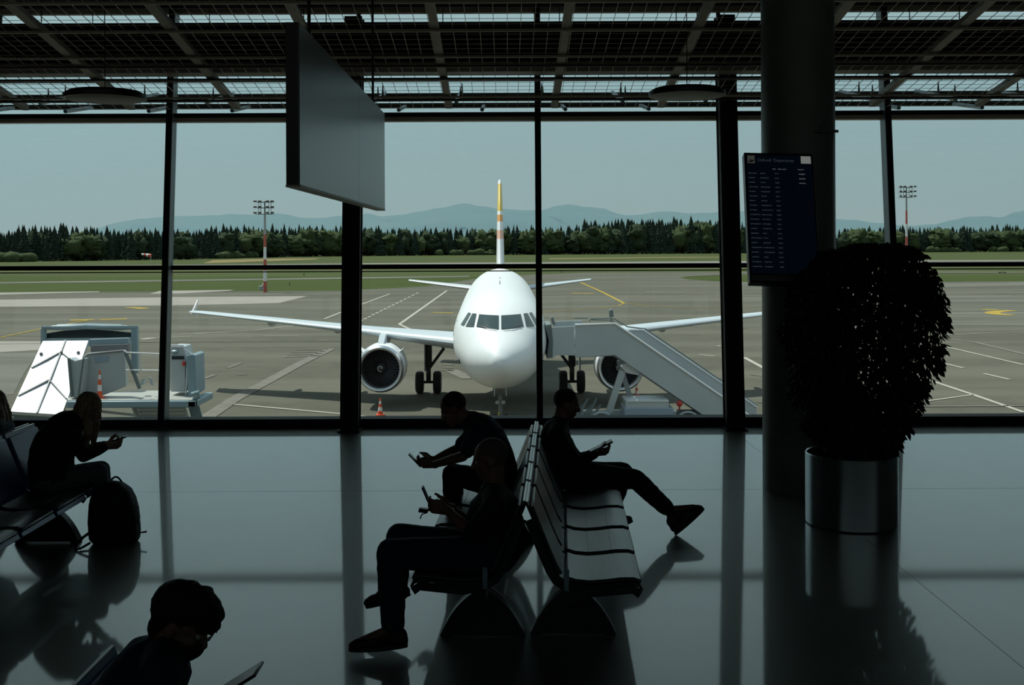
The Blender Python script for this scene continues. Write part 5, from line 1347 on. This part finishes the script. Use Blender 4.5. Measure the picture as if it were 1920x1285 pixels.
phone_('small dark phone held up by the nearest man on the middle bench', P(801, 934, Y1-0.02), Vector((-0.42, 0, 1)), Vector((1, 0, 0.42)))
# pouch strap beside his hands
t = thing('wrist_wallet', P(792, 960, Y1+0.02), 'small dark strap wallet hanging from the nearest man\'s hand', 'wallet')
obj('flap', MB().obox(P(794, 957, Y1+0.02), (0.028, 0, -0.004), (0, 0.02, 0), (0.003, 0, 0.012)), M['phone'], t, bevel=0.002)
obj('strap', MB().path([P(806, 955, Y1+0.02), P(799, 962, Y1+0.02), P(791, 965, Y1+0.02), P(788, 973, Y1+0.02)], 0.004, 6), M['phone'], t)

# ---- second man, bent forward
Y2 = 8.5
person('man in navy top bent over his knees with a phone, facing left',
    [((934, 906, Y2), 0.18, 0.125), ((934, 878, Y2), 0.17, 0.135), ((921, 840, Y2), 0.18, 0.135), ((902, 808, Y2), 0.185, 0.125), ((882, 790, Y2), 0.11, 0.080)],
    ((850, 766, Y2), Vector((-1, 0.0, -0.62)), Vector((-0.6, 0, 1))),
    [((898, 812, Y2-0.20), (868, 856, Y2-0.25), (812, 872, Y2-0.08), Vector((-1, 0.25, 0.05)), Vector((0.0, 0.7, 0.5)), Vector((0, -0.4, 1)), 0.85),
     ((894, 806, Y2+0.20), (858, 842, Y2+0.24), (814, 862, Y2+0.07), Vector((-1, -0.25, -0.2)), Vector((0.0, -0.7, 0.5)), Vector((0, 0.4, 1)), 0.85)],
    [((925, 908, Y2-0.10), (846, 890, Y2-0.17), (853, 1030, Y2-0.15), (805, 1052, Y2-0.18)),
     ((925, 906, Y2+0.10), (850, 886, Y2+0.17), (862, 1020, Y2+0.15), (815, 1040, Y2+0.18))],
    LY, dict(skin=M['skin'], shirt=M['navy'], legs=M['black'], shoe=M['shoe'], hair=M['hairdark']), 0.4, buzz)
phone_('dark phone held flat by the bent man in navy', P(778, 863, Y2), Vector((-0.8, 0, 0.85)), Vector((0.85, 0, 0.8)), h_=0.13)

# ---- man with stretched leg on the far right seat
Y3 = 9.1
person('man in dark clothes facing right, one leg stretched out, reading a tablet',
    [((1068, 890, Y3), 0.18, 0.125), ((1056, 868, Y3), 0.175, 0.135), ((1045, 838, Y3), 0.18, 0.130), ((1043, 812, Y3), 0.18, 0.112), ((1050, 793, Y3), 0.10, 0.075)],
    ((1063, 757, Y3), Vector((1, 0.0, -0.30)), Vector((0.28, 0, 1))),
    [((1043, 815, Y3-0.20), (1078, 868, Y3-0.24), (1116, 852, Y3-0.10), Vector((1, 0.15, 0.2)), Vector((0, 0.5, 0.8)), Vector((0.1, -1, 0.5)), 0.75),
     ((1046, 812, Y3+0.20), (1082, 862, Y3+0.24), (1116, 850, Y3+0.08), Vector((1, -0.15, 0.2)), Vector((0, -0.5, 0.8)), Vector((0.1, 1, 0.5)), 0.75)],
    [((1070, 890, Y3-0.10), (1192, 899, Y3+0.02), (1254, 957, Y3+0.12), (1316, 950, Y3+0.18), Vector((-0.62, 0, 0.80))),
     ((1070, 890, Y3+0.10), (1168, 886, Y3+0.14), (1140, 978, Y3+0.10), (1184, 972, Y3+0.14), Vector((-0.3, 0, 1)))],
    LY, dict(skin=M['skin'], shirt=M['black'], legs=M['charcoal'], shoe=M['shoe'], hair=M['hairdark']), 1.0, buzz, tk=1.18)
phone_('thin tablet held by the man with the stretched leg', P(1127, 837, Y3), Vector((1, 0, 0.48)), Vector((-0.48, 0, 1)), 0.11, 0.20, 0.014, 'tablet', 'tablet')

# ---- woman on the left bench
Y4 = 8.98
def longhair(hb_, c, f, u, r):
    hb_.ell(c+u*0.030-f*0.024, (0.088, 0.100, 0.096), (r, f, u), 24, 14)
    hb_.ell(c-f*0.06-u*0.02, (0.075, 0.055, 0.085), (r, f, u), 16, 10)
    for q in (-1, 1):
        pts = [c+f*0.02+r*q*0.080+u*0.02, c+f*0.035+r*q*0.080-u*0.06, c+Vector((0.02, q*-0.085, -0.14)), c+Vector((0.005, q*-0.075, -0.24)), c+Vector((0.0, q*-0.07, -0.33))]
        rr = [0.03, 0.034, 0.034, 0.028, 0.014]
        for a_, b_, ra, rb_ in zip(pts, pts[1:], rr, rr[1:]): hb_.cap(a_, b_, ra, rb_)
person('woman with long hair and dark coat leaning over her phone at left',
    [((100, 900, Y4), 0.20, 0.145), ((96, 868, Y4), 0.19, 0.155), ((104, 832, Y4), 0.19, 0.150), ((124, 802, Y4), 0.18, 0.130), ((143, 788, Y4), 0.11, 0.085)],
    ((168, 766, Y4), Vector((1, 0.0, -0.55)), Vector((0.5, 0, 1))),
    [((126, 810, Y4-0.20), (158, 855, Y4-0.24), (198, 838, Y4-0.08), Vector((1, 0.2, 0.1)), Vector((0, 0.6, 0.6)), Vector((0, -0.5, 1)), 0.85),
     ((130, 806, Y4+0.20), (160, 846, Y4+0.24), (198, 834, Y4+0.07), Vector((1, -0.2, 0.1)), Vector((0, -0.6, 0.6)), Vector((0, 0.5, 1)), 0.85)],
    [((105, 902, Y4-0.05), (186, 884, Y4+0.10), (196, 968, Y4+0.38), (236, 988, Y4+0.42)),
     ((105, 900, Y4+0.10), (190, 880, Y4+0.28), (200, 960, Y4+0.56), (240, 978, Y4+0.60))],
    LY, dict(skin=M['skin2'], shirt=M['black'], legs=M['greyden'], shoe=M['shoe'], hair=M['hairblond'], hw=0.004), 1.0, longhair)
phone_('dark phone tilted in the woman\'s hands at left', P(221, 824, Y4), Vector((0.95, 0, 0.30)), Vector((-0.30, 0, 0.95)), t_=0.013, h_=0.15)
# ---- person at the left edge facing away
Y5 = 9.15
def longhair2(hb_, c, f, u, r):
    hb_.ell(c+u*0.030-f*0.024, (0.088, 0.100, 0.096), (r, f, u), 24, 14)
    for q in (-0.6, 0, 0.6):
        pts = [c-f*0.06+r*q*0.09, c-f*0.075+r*q*0.1-u*0.10, c-f*0.08+r*q*0.1-u*0.19]
        for a_, b_, ra, rb_ in zip(pts, pts[1:], (0.045, 0.042, 0.03), (0.042, 0.03, 0.02)): hb_.cap(a_, b_, ra, rb_)
person('person with long hair and grey denim jacket cut by the left edge, facing away',
    [((-22, 900, Y5), 0.19, 0.135), ((-10, 865, Y5), 0.18, 0.135), ((-4, 830, Y5), 0.185, 0.130), ((-6, 803, Y5), 0.18, 0.110), ((-12, 786, Y5), 0.10, 0.075)],
    ((-16, 760, Y5), Vector((-1, 0.0, -0.2)), Vector((-0.2, 0, 1))),
    [((-6, 806, Y5-0.20), (-20, 865, Y5-0.25), (-70, 880, Y5-0.1), Vector((-1, 0, 0)), Vector((0, 0, -1)), Vector((0, 1, 0)), 0.5),
     ((-6, 806, Y5+0.20), (-20, 865, Y5+0.25), (-70, 880, Y5+0.1), Vector((-1, 0, 0)), Vector((0, 0, -1)), Vector((0, -1, 0)), 0.5)],
    [((-25, 902, Y5-0.10), (-125, 888, Y5-0.12), (-125, 985, Y5-0.12), (-170, 1005, Y5-0.12)),
     ((-25, 902, Y5+0.10), (-125, 884, Y5+0.12), (-125, 978, Y5+0.12), (-170, 995, Y5+0.12))],
    LY, dict(skin=M['skin2'], shirt=M['greyden'], legs=M['black'], shoe=M['shoe'], hair=M['hairblond'], hw=0.004), 1.0, longhair2)
# ---- nearest man, bottom left
Y6 = 3.86
def mop(hb_, c, f, u, r):
    hb_.ell(c+u*0.036-f*0.026, (0.086, 0.102, 0.094), (r, f, u), 24, 14)
    hb_.ell(c-f*0.056-u*0.030, (0.066, 0.038, 0.072), (r, f, u), 16, 10)
    for a_, b_, w_, rad in ((0.02, 0.103, 0, 0.042), (0.055, 0.088, 0.0, 0.042), (0.082, 0.070, -0.01, 0.038), (0.098, 0.052, 0.01, 0.028), (-0.03, 0.100, 0.01, 0.040), (-0.060, 0.078, 0.0, 0.036), (0.080, 0.045, 0.035, 0.028), (0.080, 0.045, -0.035, 0.028)):
        hb_.ell(c+f*a_+u*b_+r*w_, (rad*1.5, rad, rad), (r, f, u), 14, 9)
    for q in range(7):
        a0 = c+f*(0.096+0.004*(q % 3))+u*(0.048-0.004*(q % 2))+r*(0.014*(q-3)); hb_.cap(a0, a0+f*0.014-u*(0.012+0.004*(q % 3)), 0.010, 0.006, 8)
m6 = person('man with quiff, glasses and dark face mask looking down, bottom left corner',
    [((232, 1420, Y6), 0.19, 0.13), ((238, 1365, Y6), 0.18, 0.135), ((262, 1300, Y6), 0.185, 0.132), ((292, 1250, Y6), 0.185, 0.115), ((312, 1222, Y6), 0.10, 0.078)],
    ((340, 1165, Y6), Vector((1, -0.05, -0.62)), Vector((0.6, 0, 1))),
    [((300, 1262, Y6-0.20), (300, 1400, Y6-0.24), (405, 1345, Y6-0.06), Vector((1, 0.1, 0.25)), Vector((0, 0.6, 0.6)), Vector((0, -0.5, 1)), 0.8),
     ((300, 1250, Y6+0.20), (320, 1380, Y6+0.24), (405, 1335, Y6+0.10), Vector((1, -0.1, 0.25)), Vector((0, -0.6, 0.6)), Vector((0, 0.5, 1)), 0.8)],
    [((245, 1470, Y6-0.10), (470, 1460, Y6-0.14), (460, 1690, Y6-0.14), (590, 1740, Y6-0.16)),
     ((245, 1470, Y6+0.10), (470, 1450, Y6+0.14), (460, 1660, Y6+0.14), (590, 1700, Y6+0.16))],
    LY, dict(skin=M['skin'], shirt=M['navy'], legs=M['black'], shoe=M['shoe'], hair=M['hairdark'], hw=0.004), 1.0, mop)
c, f, u = W(340, 1165, Y6), Vector((1, -0.05, -0.62)).normalized(), Vector((0.6, 0, 1)); u = (u-f*u.dot(f)).normalized(); r = f.cross(u)
mk = MB(); mk.ell(c+f*0.052-u*0.062, (0.060, 0.062, 0.050), (r, f, u), 20, 12); mk.ell(c+f*0.092-u*0.050, (0.034, 0.028, 0.036), (r, f, u), 14, 9)
skin('face_mask', mk, M['mask'], m6, 0.006, 2)
M['lens'] = mat('spectacle_lens', (0.35, 0.38, 0.38), 0.05, spec=0.8)
gl = MB()
for q in (-1, 1):
    cc_ = c+f*0.112+r*q*0.034+u*0.0
    gl.path([cc_+(r*math.cos(t)*0.025+u*math.sin(t)*0.020) for t in [2*PI*i/20 for i in range(21)]], 0.0018, 6)
    gl.path([cc_+r*q*0.025, c+f*0.05+r*q*0.080+u*0.006, c-f*0.01+r*q*0.084-u*0.004], 0.002, 6)
gl.path([c+f*0.112-r*0.009+u*0.006, c+f*0.115+u*0.009, c+f*0.112+r*0.009+u*0.006], 0.0018, 6)
go = obj('glasses', gl, M['chrome'], m6)
phone_('pale-screened tablet held by the nearest man, cut by the bottom edge', P(440, 1283, Y6), Vector((1, 0, 0.62)), Vector((-0.62, 0, 1)), 0.13, 0.20, 0.010, 'tablet', 'tablet')
